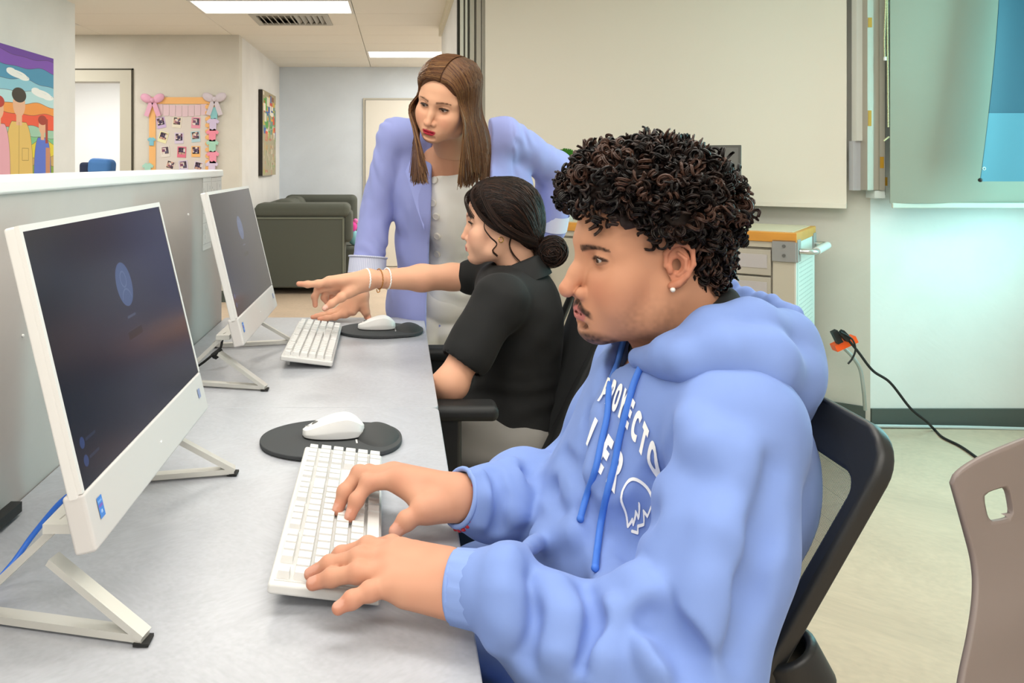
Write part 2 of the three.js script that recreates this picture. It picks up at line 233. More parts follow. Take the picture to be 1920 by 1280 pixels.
// ---------------------------------------------------------------- low partition and desks
const PX = -0.565;
{
  const w = thing('low_partition', 'low grey wall with a white top behind the two computers', 'partition');
  part('body', worldUV(span(PX - 0.2, PX, 0, 1.197, -2.548, 1.2)), M.partition, w);
  part('cap', rbox(0.212, 0.022, 3.76, 0.005, PX - 0.1, 1.205, -0.67), std(0xeeeeec, 0.5), w);
  const s = P(352, 402, 2.14); part('nail', new THREE.SphereGeometry(0.0035, 8, 6).translate(PX + 0.001, s.y, s.z), M.white, w);
  part('nail', new THREE.SphereGeometry(0.0025, 8, 6).translate(PX + 0.001, 0.98, -1.2), M.white, w);
}
{ // sheets of paper taped near the end of the partition
  const tex = canvasTex(256, 512, (c, w, h) => { c.fillStyle = '#d9d7d4'; c.fillRect(0, 0, w, h); c.strokeStyle = '#8d8b8b'; c.lineWidth = 2; for (let i = 0; i < 7; i++) { c.beginPath(); c.moveTo(14 + i * 38, 10); c.lineTo(14 + i * 38, h - 14); c.stroke(); } for (const y of [30, 160, 250, 320, 470]) { c.beginPath(); c.moveTo(10, y); c.lineTo(w - 10, y); c.stroke(); } c.fillStyle = '#77757a'; const r = rng(5); for (let i = 0; i < 34; i++) c.fillRect(20 + 38 * Math.floor(r() * 6), 40 + r() * 420, 5, 8 + r() * 26); });
  const m = std(0xffffff, 0.7, { map: tex });
  [[2.30, 2.40, 0.985, 1.195, 'printed paper chart taped low on the grey partition'], [2.405, 2.54, 1.005, 1.193, 'printed paper chart taped at the outer edge of the grey partition']].forEach(([a, b, y0, y1, l]) => { const g = box(0.0012, y1 - y0, b - a, PX + 0.0012, (y0 + y1) / 2, -(a + b) / 2); single('paper_chart', g, m, l, 'paper'); });
}
const DR = 0.079, deskTex = dataTex(256, 256, (u, v) => { const k = 0.93 + 0.05 * tileNoise(u, v, 70, 2, 3) + 0.03 * tileNoise(u, v, 6, 9, 3); return [0.725 * k, 0.735 * k, 0.762 * k]; }, true);
const deskMat = std(0xffffff, 0.34, { map: rep(deskTex, 3, 3), bumpMap: rep(bumpFine, 3, 3), bumpScale: 0.0002 });
const deskEdge = std(0x9a9ca1, 0.45), deskLeg = std(0x3a3c3f, 0.5, { metalness: 0.4 });
function desk(z0, z1, label) {
  const t = thing('office_desk', label, 'desk', [0, 0, 0], 0, 'grey laminate desks in a row');
  const x0 = PX + 0.004, x1 = DR, w = x1 - x0, l = z0 - z1, sh = rrect(w, l, 0.018);
  const g = extr(sh, 0.022, 0.002).rotateX(-Math.PI / 2).translate((x0 + x1) / 2, DESK - 0.026, (z0 + z1) / 2);
  part('desk_top', worldUV(g), deskMat, t);
  part('edge_band', extr(rrect(w - 0.004, l - 0.004, 0.016), 0.004).rotateX(-Math.PI / 2).translate((x0 + x1) / 2, DESK - 0.0345, (z0 + z1) / 2), deskEdge, t);
  for (const [x, z] of [[x0 + 0.05, z0 - 0.05], [x1 - 0.09, z0 - 0.05], [x0 + 0.05, z1 + 0.05], [x1 - 0.09, z1 + 0.05]]) part('leg', rbox(0.045, DESK - 0.036, 0.045, 0.006, x, (DESK - 0.036) / 2, z), deskLeg, t);
  part('apron', span(x0 + 0.07, x1 - 0.12, DESK - 0.1, DESK - 0.036, z1 + 0.045, z1 + 0.06), deskLeg, t);
  part('modesty_panel', span(x0 + 0.03, x0 + 0.045, 0.3, DESK - 0.036, z1 + 0.08, z0 - 0.08), deskEdge, t);
}
desk(-0.42, -1.636, 'grey laminate desk where the man in the blue hoodie types');
desk(-1.640, -2.588, 'grey laminate desk where the girl in black sits');
// ---------------------------------------------------------------- all-in-one computers
const whitePl = std(0xcdc9c6, 0.42), sideWhite = std(0xdedcd9, 0.35), silver = std(0xcfcdc6, 0.35, { metalness: 0.35 });
const screenTex = canvasTex(1024, 576, (c, w, h) => {
  const g = c.createLinearGradient(0, 0, w, h); g.addColorStop(0, '#262b36'); g.addColorStop(0.55, '#30354a'); g.addColorStop(1, '#232836'); c.fillStyle = g; c.fillRect(0, 0, w, h);
  c.fillStyle = '#5a719f'; c.beginPath(); c.arc(w * 0.52, h * 0.34, 62, 0, 7); c.fill();
  c.strokeStyle = '#7288b3'; c.lineWidth = 5; c.beginPath(); c.arc(w * 0.52, h * 0.315, 22, 0, 7); c.stroke(); c.beginPath(); c.arc(w * 0.52, h * 0.43, 38, Math.PI * 1.1, Math.PI * 1.9); c.stroke();
  c.fillStyle = '#55607c'; c.fillRect(w * 0.52 - 34, h * 0.49, 68, 7);
  c.fillStyle = '#1b1f2c'; c.fillRect(w * 0.52 - 60, h * 0.56, 120, 24); c.strokeStyle = '#3d4459'; c.lineWidth = 2; c.strokeRect(w * 0.52 - 60, h * 0.56, 120, 24);
  c.fillStyle = '#42578c'; for (const y of [0.84, 0.91]) { c.beginPath(); c.arc(46, h * y, 13, 0, 7); c.fill(); c.fillStyle = '#39435c'; c.fillRect(66, h * y - 4, 60, 7); c.fillStyle = '#42578c'; }
});
const stickerTex = canvasTex(64, 128, (c, w, h) => { c.fillStyle = '#3f7fd0'; c.fillRect(0, 0, w, h); c.fillStyle = '#9cc3f0'; c.font = 'bold 22px sans-serif'; c.textAlign = 'center'; c.fillText('intel', w / 2, 34); c.fillStyle = '#7a5bb8'; c.fillRect(8, 46, w - 16, 18); c.fillStyle = '#dbe9fb'; c.font = 'bold 26px sans-serif'; c.fillText('i5', w / 2, 100); });
function computer(cx, cz, turn, label) {
  // local: screen faces +x, width along z, origin on desk below the screen centre
  const t = thing('desktop_computer', label, 'computer', [cx, DESK, cz], turn, 'all-in-one computers');
  const W = 0.482, y0 = 0.10, y1 = 0.435, xb = 0.04, xt = -0.04, tilt = Math.atan2(xb - xt, y1 - y0), H = Math.hypot(xb - xt, y1 - y0);
  const pl = new THREE.Group(); pl.name = 'display'; pl.position.set(xb, y0, 0); pl.rotation.z = tilt; t.add(pl);
  const CH = 0.062;
  part('back_shell', [rbox(0.013, H - CH + 0.01, W, 0.003, -0.0105, CH + (H - CH) / 2 - 0.005, 0)], sideWhite, pl);
  part('rear_bulge', rbox(0.022, H * 0.55, W * 0.7, 0.008, -0.024, H * 0.36, 0), sideWhite, pl);
  part('bezel', [box(0.005, 0.007, W, -0.0025, H - 0.0035, 0), box(0.005, H - CH - 0.007, 0.006, -0.0025, CH + (H - CH - 0.007) / 2, W / 2 - 0.003), box(0.005, H - CH - 0.007, 0.006, -0.0025, CH + (H - CH - 0.007) / 2, -W / 2 + 0.003)], sideWhite, pl);
  part('chin', rbox(0.024, CH, W, 0.004, -0.011, CH / 2, 0), whitePl, pl);
  const sg = new THREE.PlaneGeometry(W - 0.012, H - CH - 0.007).rotateY(Math.PI / 2).translate(-0.0008, CH + (H - CH - 0.007) / 2, 0);
  const sc = part('screen', sg, phys(0x05060a, 0.22, { emissive: 0xffffff, emissiveMap: screenTex, emissiveIntensity: 0.55 }), pl, 'dark navy login screen with a round blue emblem');
  const st = part('sticker', new THREE.PlaneGeometry(0.013, 0.022).rotateY(Math.PI / 2).translate(0.0018, 0.035, W / 2 - 0.03), std(0xffffff, 0.5, { map: stickerTex }), pl, 'small blue processor sticker');
  part('sticker', new THREE.PlaneGeometry(0.013, 0.014).rotateY(Math.PI / 2).translate(0.0018, 0.035, -W / 2 + 0.035), std(0x8c95b8, 0.5), pl);
  part('power_light', box(0.001, 0.002, 0.006, 0.0016, 0.03, 0), std(0xf5f5f5, 0.4), pl);
  // wire stand: at each end a triangle of flat bars
  for (const s of [1, -1]) {
    const z = s * 0.225, zb = s * 0.18, f = V(0.085, 0.006, z), b = V(-0.125, 0.006, zb), top = V(-0.01, 0.115, (z + zb) / 2 - s * 0.008), knee = V(-0.022, 0.075, (z * 0.5 + zb * 0.5));
    const leg = part('stand_leg', [bar(b, f, 0.017, 0.008), bar(f, knee, 0.018, 0.008), bar(b, top, 0.017, 0.008)], silver, t);
    part('rubber_foot', box(0.016, 0.003, 0.02, 0.083, 0.001, z), M.rubber, leg); part('rubber_foot', box(0.016, 0.003, 0.02, -0.122, 0.001, zb), M.rubber, leg);
  }
  part('stand_bar', [bar(V(-0.012, 0.112, 0.215), V(-0.012, 0.112, -0.215), 0.03, 0.010)], silver, t);
  return t;
}
computer(-0.35, -1.061, 0, 'white all-in-one computer in front of the man in the blue hoodie');
computer(-0.378, -1.985, 0.0, 'white all-in-one computer the girl is pointing at');
// ---------------------------------------------------------------- keyboards
const keyMat = std(0xdcdbd9, 0.45), kbMat = std(0xd2d1cf, 0.45), kbWell = kbMat;
function keyGeo(w, d) { // w along rows (local z), d across (local x)
  const g = new THREE.BoxGeometry(d, 0.0085, w), p = g.attributes.position; for (let i = 0; i < p.count; i++) if (p.getY(i) > 0) { p.setX(i, p.getX(i) - Math.sign(p.getX(i)) * 0.0011); p.setZ(i, p.getZ(i) - Math.sign(p.getZ(i)) * 0.0011); } g.computeVertexNormals(); return g;
}
const keyCache = new Map(); const kgeo = (w, d) => { const k = w.toFixed(4) + d.toFixed(4); if (!keyCache.has(k)) keyCache.set(k, keyGeo(w, d)); return keyCache.get(k); };
function keyboard(cx, cz, turn, label) {
  // local: user at +x; left end of the board (user's left) at +z
  const t = thing('keyboard', label, 'keyboard', [cx, DESK, cz], turn, 'white keyboards');
  const L = 0.43, W = 0.128, tilt = Math.atan2(0.016, W), k = new THREE.Group(); k.name = 'deck'; k.position.set(W / 2, 0.004, 0); k.rotation.z = -tilt; t.add(k);
  part('case', rbox(W, 0.013, L, 0.004, -W / 2, 0.0055, 0), kbMat, k);
  part('key_well', box(W - 0.012, 0.001, L - 0.014, -W / 2, 0.0124, 0), kbWell, k);
  for (const z of [0.17, -0.17]) part('foot', bar(V(0.014 - W / 2 + 0.004, 0.0, z), V(0.014 - W / 2 + 0.004, 0.016, z), 0.02, 0.006, V(1, 0, 0)), kbMat, t);
  const y = 0.0172; const rows = [
    [[1], 0.9, [1, 1, 1, 1], 0.5, [1, 1, 1, 1], 0.5, [1, 1, 1, 1], 0.25, [1, 1, 1], 0.25, [1, 1, 1, 1]],
    [[1, 1, 1, 1, 1, 1, 1, 1, 1, 1, 1, 1, 1, 2], 0.25, [1, 1, 1], 0.25, [1, 1, 1, 1]],
    [[1.5, 1, 1, 1, 1, 1, 1, 1, 1, 1, 1, 1, 1, 1.5], 0.25, [1, 1, 1], 0.25, [1, 1, 1, 1]],
    [[1.75, 1, 1, 1, 1, 1, 1, 1, 1, 1, 1, 1, 2.25], 3.5, [1, 1, 1, 1]],
    [[2.25, 1, 1, 1, 1, 1, 1, 1, 1, 1, 1, 2.75], 1.25, [1], 1.25, [1, 1, 1, 1]],
    [[1.25, 1.25, 1.25, 6.25, 1.25, 1.25, 1.25, 1.25], 0.25, [1, 1, 1], 0.25, [2, 1, 1]]];
  const unit = (L - 0.018) / 22.5;
  rows.forEach((row, r) => { let z = L / 2 - 0.009; const x = -W + 0.0155 + r * ((W - 0.027) / 5.05); for (const it of row) { if (typeof it === 'number') { z -= it * unit; continue; } for (const w of it) { const m = part('key', kgeo(w * unit - 0.0025, r ? 0.0172 : 0.0145), keyMat, k); m.position.set(x, y, z - w * unit / 2); z -= w * unit; } } });
  return t;
}
keyboard(-0.089, -1.107, 0.02, 'white keyboard under the hands of the man in the blue hoodie');
keyboard(-0.230, -2.155, 0.02, 'white keyboard lying free beside the pointing girl');
// ---------------------------------------------------------------- mouse pads and mice
function mousePad(cx, cz, s, turn, label) {
  const t = thing('mouse_pad', label, 'mouse pad', [cx, DESK, cz], turn, 'black mouse pads with wrist rests');
  const sh = new THREE.Shape(); sh.moveTo(-0.125, 0);
  sh.bezierCurveTo(-0.125, 0.065, -0.06, 0.1, 0.0, 0.098); sh.bezierCurveTo(0.035, 0.097, 0.05, 0.078, 0.07, 0.073); sh.bezierCurveTo(0.105, 0.066, 0.126, 0.04, 0.126, 0);
  sh.bezierCurveTo(0.126, -0.045, 0.105, -0.076, 0.075, -0.084); sh.bezierCurveTo(0.05, -0.088, 0.035, -0.1, 0.0, -0.1); sh.bezierCurveTo(-0.06, -0.1, -0.125, -0.066, -0.125, 0);
  const fab = std(0x3c3e40, 0.85, { bumpMap: rep(weave, 60, 60), bumpScale: 0.0002 });
  part('base', extr(sh, 0.004, 0.0015).scale(s, s, 1).rotateX(-Math.PI / 2).translate(0, 0.0015, 0), fab, t);
  // gel wrist rest: smooth dome
  const n = 40, g = new THREE.CircleGeometry(1, n, 0, Math.PI * 2), rings = 14, pos = [], idx = [];
  for (let i = 0; i <= rings; i++) for (let j = 0; j <= n; j++) { const r = i / rings, a = j / n * Math.PI * 2, q = Math.pow(Math.max(0, 1 - r * r), 0.7); pos.push((0.084 + 0.036 * r * Math.cos(a) * (1 + 0.1 * Math.cos(2 * a))) * s, 0.0062 + 0.017 * q, 0.062 * r * Math.sin(a) * s); }
  for (let i = 0; i < rings; i++) for (let j = 0; j < n; j++) { const a = i * (n + 1) + j, b = a + n + 1; idx.push(a, a + 1, b, b, a + 1, b + 1); }
  const q = new THREE.BufferGeometry(); q.setAttribute('position', new THREE.Float32BufferAttribute(pos, 3)); q.setIndex(idx); q.computeVertexNormals();
  part('wrist_rest', q, std(0x333536, 0.7), t);
  part('print', [box(0.003, 0.0006, 0.018, 0.044, 0.0075, 0.03), box(0.003, 0.0006, 0.010, 0.043, 0.0075, 0.005), box(0.003, 0.0006, 0.014, 0.043, 0.0075, -0.018)].map(b => b.scale(s, 1, s)), std(0xc9c9c9, 0.6), t);
}
mousePad(-0.122, -1.437, 1.0, 0.12, 'black mouse pad with wrist rest next to the man\'s keyboard');
mousePad(-0.054, -2.37, 0.99, 0.02, 'black mouse pad with wrist rest by the standing woman\'s hand');
function mouse(cx, cz, turn, label) {
  // local: front of mouse at -x (buttons), palm at +x
  const t = thing('computer_mouse', label, 'mouse', [cx, DESK + 0.0080, cz], turn, 'white wireless mice');
  const L = 0.112, Wd = 0.061, N = 30, K = 24; // outline
  const half = s => { const e = Math.pow(1 - Math.pow(Math.abs(2 * s - 1), 2.6), 0.42); return Wd / 2 * e * (0.93 + 0.1 * Math.sin(s * 2.4)); };
  const hgt = s => 0.013 + 0.026 * Math.pow(Math.sin(Math.min(1, s / 0.72) * Math.PI / 2), 1.1) - (s > 0.66 ? 0.022 * Math.pow((s - 0.66) / 0.34, 2.2) : 0);
  const surf = (f) => { const pos = [], idx = []; for (let i = 0; i <= N; i++) for (let j = 0; j <= K; j++) pos.push(...f(i / N, j / K)); for (let i = 0; i < N; i++) for (let j = 0; j < K; j++) { const a = i * (K + 1) + j, b = a + K + 1; idx.push(a, a + 1, b, b, a + 1, b + 1); } const g = new THREE.BufferGeometry(); g.setAttribute('position', new THREE.Float32BufferAttribute(pos, 3)); g.setIndex(idx); g.computeVertexNormals(); return g; };
  const X = s => (s - 0.5) * L;
  part('top_shell', surf((s, w) => { const a = (w - 0.5) * 2, h = half(s) * 0.80; return [X(s) * 0.985 , hgt(s) * (1 - 0.14 * a * a), a * h]; }), std(0xe6e5e3, 0.38), t);
  const side = sg => surf((s, w) => { const h0 = half(s), zt = h0 * 0.80, yt = hgt(s) * 0.86; const z = zt + (h0 - zt) * Math.sin(w * 1.57) * 1.0 + (w > 0.6 ? -0.002 * (w - 0.6) / 0.4 : 0); return [X(s) * (0.985 + 0.015 * w), yt * (1 - w) + 0.0015 * w, sg * z]; });
  const s1 = side(1), s2 = side(-1); s2.index.array.reverse(); s1.index.array.reverse(); s1.computeVertexNormals(); s2.computeVertexNormals(); const s1b = s1; s1b.index.array.reverse(); s1b.computeVertexNormals();
  part('side_shell', [s1, s2], std(0xe6e5e3, 0.42), t);
  const sole = new THREE.Shape(); for (let i = 0; i <= N; i++) { const s = i / N; i ? sole.lineTo(X(s), half(s) * 0.97) : sole.moveTo(X(s), half(s) * 0.97); } for (let i = N; i >= 0; i--) { const s = i / N; sole.lineTo(X(s), -half(s) * 0.97); }
  part('sole', extr(sole, 0.0016).rotateX(-Math.PI / 2), M.black, t);
  part('scroll_wheel', new THREE.TorusGeometry(0.0055, 0.0026, 8, 18).translate(X(0.22), hgt(0.22) - 0.0055, 0), std(0x6a6a68, 0.6), t);
  part('button_seam', box(0.012, 0.001, 0.0012, X(0.1), hgt(0.1) + 0.0002, 0), std(0x8a8a88, 0.6), t);
}
mouse(-0.118, -1.444, 0.10, 'white wireless mouse on the pad near the man\'s keyboard');
mouse(-0.066, -2.37, 0.04, 'white wireless mouse on the pad by the standing woman\'s hand');
// ---------------------------------------------------------------- cables on the desks
const blueCable = std(0x2f6fd6, 0.4);
{
  const a = thing('network_cable', 'blue network cable behind the man\'s computer', 'cable'); part('cord', tube([P(146, 915, 0.98), P(110, 945, 0.985), P(60, 1005, 0.975), P(20, 1060, 0.955), P(-25, 1120, 0.93), P(-60, 1126, 0.93)].map((p, i, A) => i > 3 ? V(p.x, Math.max(DESK + 0.004, p.y), p.z) : p), 0.0034, 50, 8), blueCable, a);
  const b = thing('power_cable', 'black power cable behind the girl\'s computer', 'cable'); part('cord', tube([P(440, 608, 1.98), P(420, 628, 1.97), P(412, 655, 1.95), P(395, 668, 1.93), P(380, 680, 1.93), V(-0.495, DESK + 0.004, -1.925), V(-0.545, DESK + 0.003, -1.93)], 0.003, 50, 8), M.rubber, b);
  part('plug', bar(P(415, 657, 1.95), P(400, 669, 1.935), 0.016, 0.012), M.rubber, b);
  const c = thing('network_cable', 'short blue network plug behind the girl\'s computer', 'cable'); part('cord', tube([P(442, 604, 1.985), P(434, 609, 1.99), P(425, 613, 2.02), P(421, 616, 2.06)], 0.0035, 20, 8), blueCable, c);
  const d = thing('power_cable', 'black plug lying by the partition at the desk edge', 'cable'); part('plug', bar(V(-0.548, DESK + 0.012, -1.0), V(-0.545, DESK + 0.010, -1.14), 0.016, 0.014), M.black, d);
}
// ---------------------------------------------------------------- tool cabinet along the angled wall
{
  const CW = 1.25, CD = 0.46, TOP = 0.94;
  // local: x to the viewer's right along the front, z towards the room; origin at the right front floor corner
  const fr = V((1490 - CX) * 3.371 / FOCAL, 0, -3.371);
  const t = thing('tool_cabinet', 'beige metal tool cabinet with wooden top and perforated side panels', 'cabinet', [fr.x, 0, fr.z], -ANG);
  const beige = std(0xb7b0a0, 0.45), drawerM = std(0xaea79a, 0.4), pale = std(0xd9d4c6, 0.4), sideM = std(0xcfd3cc, 0.5);
  part('carcass', [span(-CW, -0.0, 0.19, 0.90, -CD, -0.02), span(-0.085, 0, 0.19, 0.90, -0.02, 0), span(-CW, -CW + 0.06, 0.19, 0.90, -0.02, 0), span(-CW, 0, 0.875, 0.90, -0.02, 0), span(-CW, 0, 0.19, 0.215, -0.02, 0), span(-0.62, -0.595, 0.19, 0.9, -0.02, 0)], beige, t);
  const woodTex = dataTex(256, 64, (u, v) => { const n = tileNoise(u, v * 0.2, 5, 3, 4) + 0.5 * Math.sin(v * 60 + 6 * tileNoise(u, v, 3, 8, 3)); const k = 0.95 + 0.06 * n; return [0.86 * k, 0.60 * k, 0.24 * k]; }, true);
  part('worktop', worldUV(rbox(CW + 0.02, 0.042, CD + 0.02, 0.004, -CW / 2, 0.921, -CD / 2)), std(0xffffff, 0.4, { map: rep(woodTex, 2, 2) }), t);
  part('worktop_mat', box(CW - 0.02, 0.002, CD - 0.03, -CW / 2, 0.943, -CD / 2), std(0xcdbfa5, 0.5), t);
  const fx0 = -0.588, fx1 = -0.092; let y = 0.868;
  for (const h of [0.118, 0.118, 0.118, 0.15, 0.15]) {
    const dr = part('drawer', rbox(fx1 - fx0, h - 0.008, 0.016, 0.003, (fx0 + fx1) / 2, y - h / 2, -0.004), drawerM, t);
    for (const ex of [fx1 - 0.092, fx0 + 0.092]) part('embossed_panel', rbox(0.155, h * 0.5, 0.004, 0.0015, ex, y - h * 0.46, 0.0045), std(0xb3adad, 0.4), dr);
    const hd = part('handle', [rbox(0.15, 0.058, 0.008, 0.003, (fx0 + fx1) / 2, y - h * 0.46, 0.006), box(0.13, 0.006, 0.006, (fx0 + fx1) / 2, y - h * 0.46 - 0.024, 0.012)], pale, dr); y -= h;
  }
  const dx0 = -CW + 0.066, dx1 = -0.628, door = part('door', rbox(dx1 - dx0, 0.64, 0.016, 0.004, (dx0 + dx1) / 2, 0.543, -0.004), std(0xb9b2a3, 0.4), t);
  { const hs = rrect(0.034, 0.13, 0.012); hs.holes.push(rrect(0.016, 0.108, 0.008)); part('handle', extr(hs, 0.02, 0.001).translate(dx0 + 0.05, 0.62, 0.0045), M.metal, door); }
  for (let i = 0; i < 5; i++) part('embossed_panel', box(dx1 - dx0 - 0.09, 0.004, 0.003, (dx0 + dx1) / 2 + 0.02, 0.28 + i * 0.05, 0.0045), std(0xaaa394, 0.45), door);
  // perforated end panel
  const pt = canvasTex(512, 1024, (c, w, h) => { c.fillStyle = '#ffffff'; c.fillRect(0, 0, w, h); c.fillStyle = '#7d8480'; for (let i = 0; i < 14; i++) for (let j = 0; j < 30; j++) { c.beginPath(); c.arc(60 + i * 30, 40 + j * 32.5, 5, 0, 7); c.fill(); } });
  part('perforated_panel', [span(0, 0.006, 0.19, 0.9, -CD, -0.0)], sideM, t);
  part('hole_field', new THREE.PlaneGeometry(CD - 0.06, 0.62).rotateY(Math.PI / 2).translate(0.0068, 0.52, -CD / 2), std(sideM.color, 0.5, { map: pt }), t);
  const grey = std(0x9a9a98, 0.4, { metalness: 0.3 });
  part('corner_bracket', [rbox(0.095, 0.095, 0.012, 0.003, -0.04, 0.865, 0.004), rbox(0.012, 0.095, 0.07, 0.003, 0.008, 0.865, -0.03), rbox(0.012, 0.095, 0.07, 0.003, 0.008, 0.865, -CD + 0.03)], grey, t);
  for (const yy of [0.845, 0.885]) part('bolt', cyl(0.007, 0.007, 0.006, 0, 0, 0, 10).rotateX(Math.PI / 2).translate(-0.04, yy, 0.012), std(0x5d5d5b, 0.5), t);
  part('rail', tube([V(0.014, 0.862, -0.03), V(0.05, 0.862, -0.035), V(0.068, 0.862, -0.06), V(0.07, 0.862, -CD / 2), V(0.068, 0.862, -CD + 0.06), V(0.05, 0.862, -CD + 0.035), V(0.014, 0.862, -CD + 0.03)], 0.0125, 50, 10), std(0xc9cac6, 0.25, { metalness: 0.8 }), t);
  part('rail_sleeve', cyl(0.0165, 0.0165, CD - 0.16, 0, 0, 0, 14).rotateX(Math.PI / 2).translate(0.07, 0.862, -CD / 2), std(0xcfd1cd, 0.4), t);
  for (const [x, z] of [[-0.08, -0.07], [-CW + 0.08, -0.07], [-0.08, -CD + 0.07], [-CW + 0.08, -CD + 0.07]]) { const c = part('caster', [box(0.07, 0.02, 0.07, x, 0.18, z), box(0.008, 0.1, 0.06, x + 0.025, 0.13, z), box(0.008, 0.1, 0.06, x - 0.025, 0.13, z)], grey, t); part('wheel', cyl(0.062, 0.062, 0.035, 0, 0, 0, 22).rotateZ(Math.PI / 2).translate(x, 0.063, z), M.rubber, c); }
  part('bumper', rbox(0.03, 0.035, 0.05, 0.005, 0.022, 0.2, -CD + 0.03), M.rubber, t);
  // things on the cabinet
  t.updateMatrixWorld(true); const w = (x, y, z) => V(x, y, z).applyMatrix4(t.matrixWorld);
  const pb = P(1061, 306, 4.05); const plant = thing('moss_ball_plant', 'round green moss ball plant in a small pot on the cabinet', 'plant', [pb.x, 0.944, pb.z]);
  const pr = rng(3), leaves = [], lg = new THREE.ConeGeometry(0.005, 0.018, 4); for (let i = 0; i < 1500; i++) { const a = pr() * 6.283, q = pr() * 2 - 1, s = Math.sqrt(1 - q * q), n = V(s * Math.cos(a), q, s * Math.sin(a)); leaves.push(lg.clone().applyQuaternion(new THREE.Quaternion().setFromUnitVectors(V(0, 1, 0), n.clone().add(V(pr() - 0.5, pr() - 0.5, pr() - 0.5).multiplyScalar(0.8)).normalize())).translate(n.x * 0.072, 0.288 + n.y * 0.072, n.z * 0.072)); }
  leaves.push(new THREE.IcosahedronGeometry(0.07, 3).translate(0, 0.288, 0)); part('foliage', leaves, std(0x3f7a12, 0.8), plant).userData.kind = 'stuff';
  part('stem', cyl(0.008, 0.008, 0.16, 0, 0.155, 0, 8), std(0x5a4326, 0.8), plant); part('pot', new THREE.LatheGeometry([[0, 0], [0.036, 0], [0.05, 0.1], [0.053, 0.1], [0.053, 0.09], [0.045, 0.085], [0, 0.085]].map(([a, b]) => new THREE.Vector2(a, b)), 24), std(0xd8d6d0, 0.5), plant);
  const eb = P(1330, 420, 3.58); const es = thing('tabletop_sign', 'dark framed sign board on a thin easel standing on the cabinet', 'sign', [eb.x, 0.944, eb.z], -0.45);
  part('board', rbox(0.26, 0.34, 0.012, 0.003, 0, 0.205, 0).rotateX(-0.12), std(0x4a4944, 0.5), es); part('face', box(0.235, 0.315, 0.002, 0, 0.205, 0.007).rotateX(-0.12), std(0x5b5a55, 0.4), es);
  for (const s of [-1, 1]) part('easel_leg', [bar(V(s * 0.05, 0.25, -0.04), V(s * 0.11, 0.003, 0.03), 0.006, 0.006), bar(V(s * 0.05, 0.25, -0.04), V(s * 0.16, 0.003, -0.06), 0.006, 0.006)], M.black, es);
}
// ---------------------------------------------------------------- outlet strip and cables by the corner
{
  const d = 3.6, s = thing('outlet_adapter', 'orange outlet adapter with plugs hanging on the wall corner', 'outlet');
  part('body', [bar(P(1563, 652, d), P(1602, 634, d), 0.045, 0.03)].map(g => g), std(0xff5a10, 0.4), s);
  part('plug', [bar(P(1563, 620, d - 0.02), P(1574, 642, d - 0.02), 0.026, 0.024), bar(P(1576, 622, d - 0.03), P(1590, 636, d - 0.03), 0.028, 0.026)], M.black, s);
  part('conduit', tube([P(1580, 650, d), P(1598, 668, d), P(1612, 690, d), P(1619, 730, d), P(1622, 768, d + 0.03)], 0.008, 40, 8), std(0xa9b0ae, 0.4, { metalness: 0.4 }), s);
  part('strap', tube([P(1576, 622, d - 0.045), P(1598, 636, d - 0.05), P(1604, 655, d - 0.05), P(1598, 672, d - 0.05), P(1590, 682, d - 0.05)], 0.004, 30, 6), M.black, s);
  const c = thing('power_cable', 'long black power cable trailing from the outlet across the floor', 'cable');
  const fl = (u, v) => { const dd = FOCAL * (EYE - 0.006) / (v - CY); return P(u, v, dd); };
  part('cord', tube([P(1590, 636, d - 0.03), P(1608, 658, d - 0.05), P(1636, 694, d - 0.05), P(1668, 716, d - 0.02), P(1708, 766, d - 0.02), P(1735, 788, d), fl(1752, 805), fl(1768, 820), fl(1800, 836), fl(1848, 869), fl(1900, 900)], 0.006, 90, 8), M.rubber, c);
}
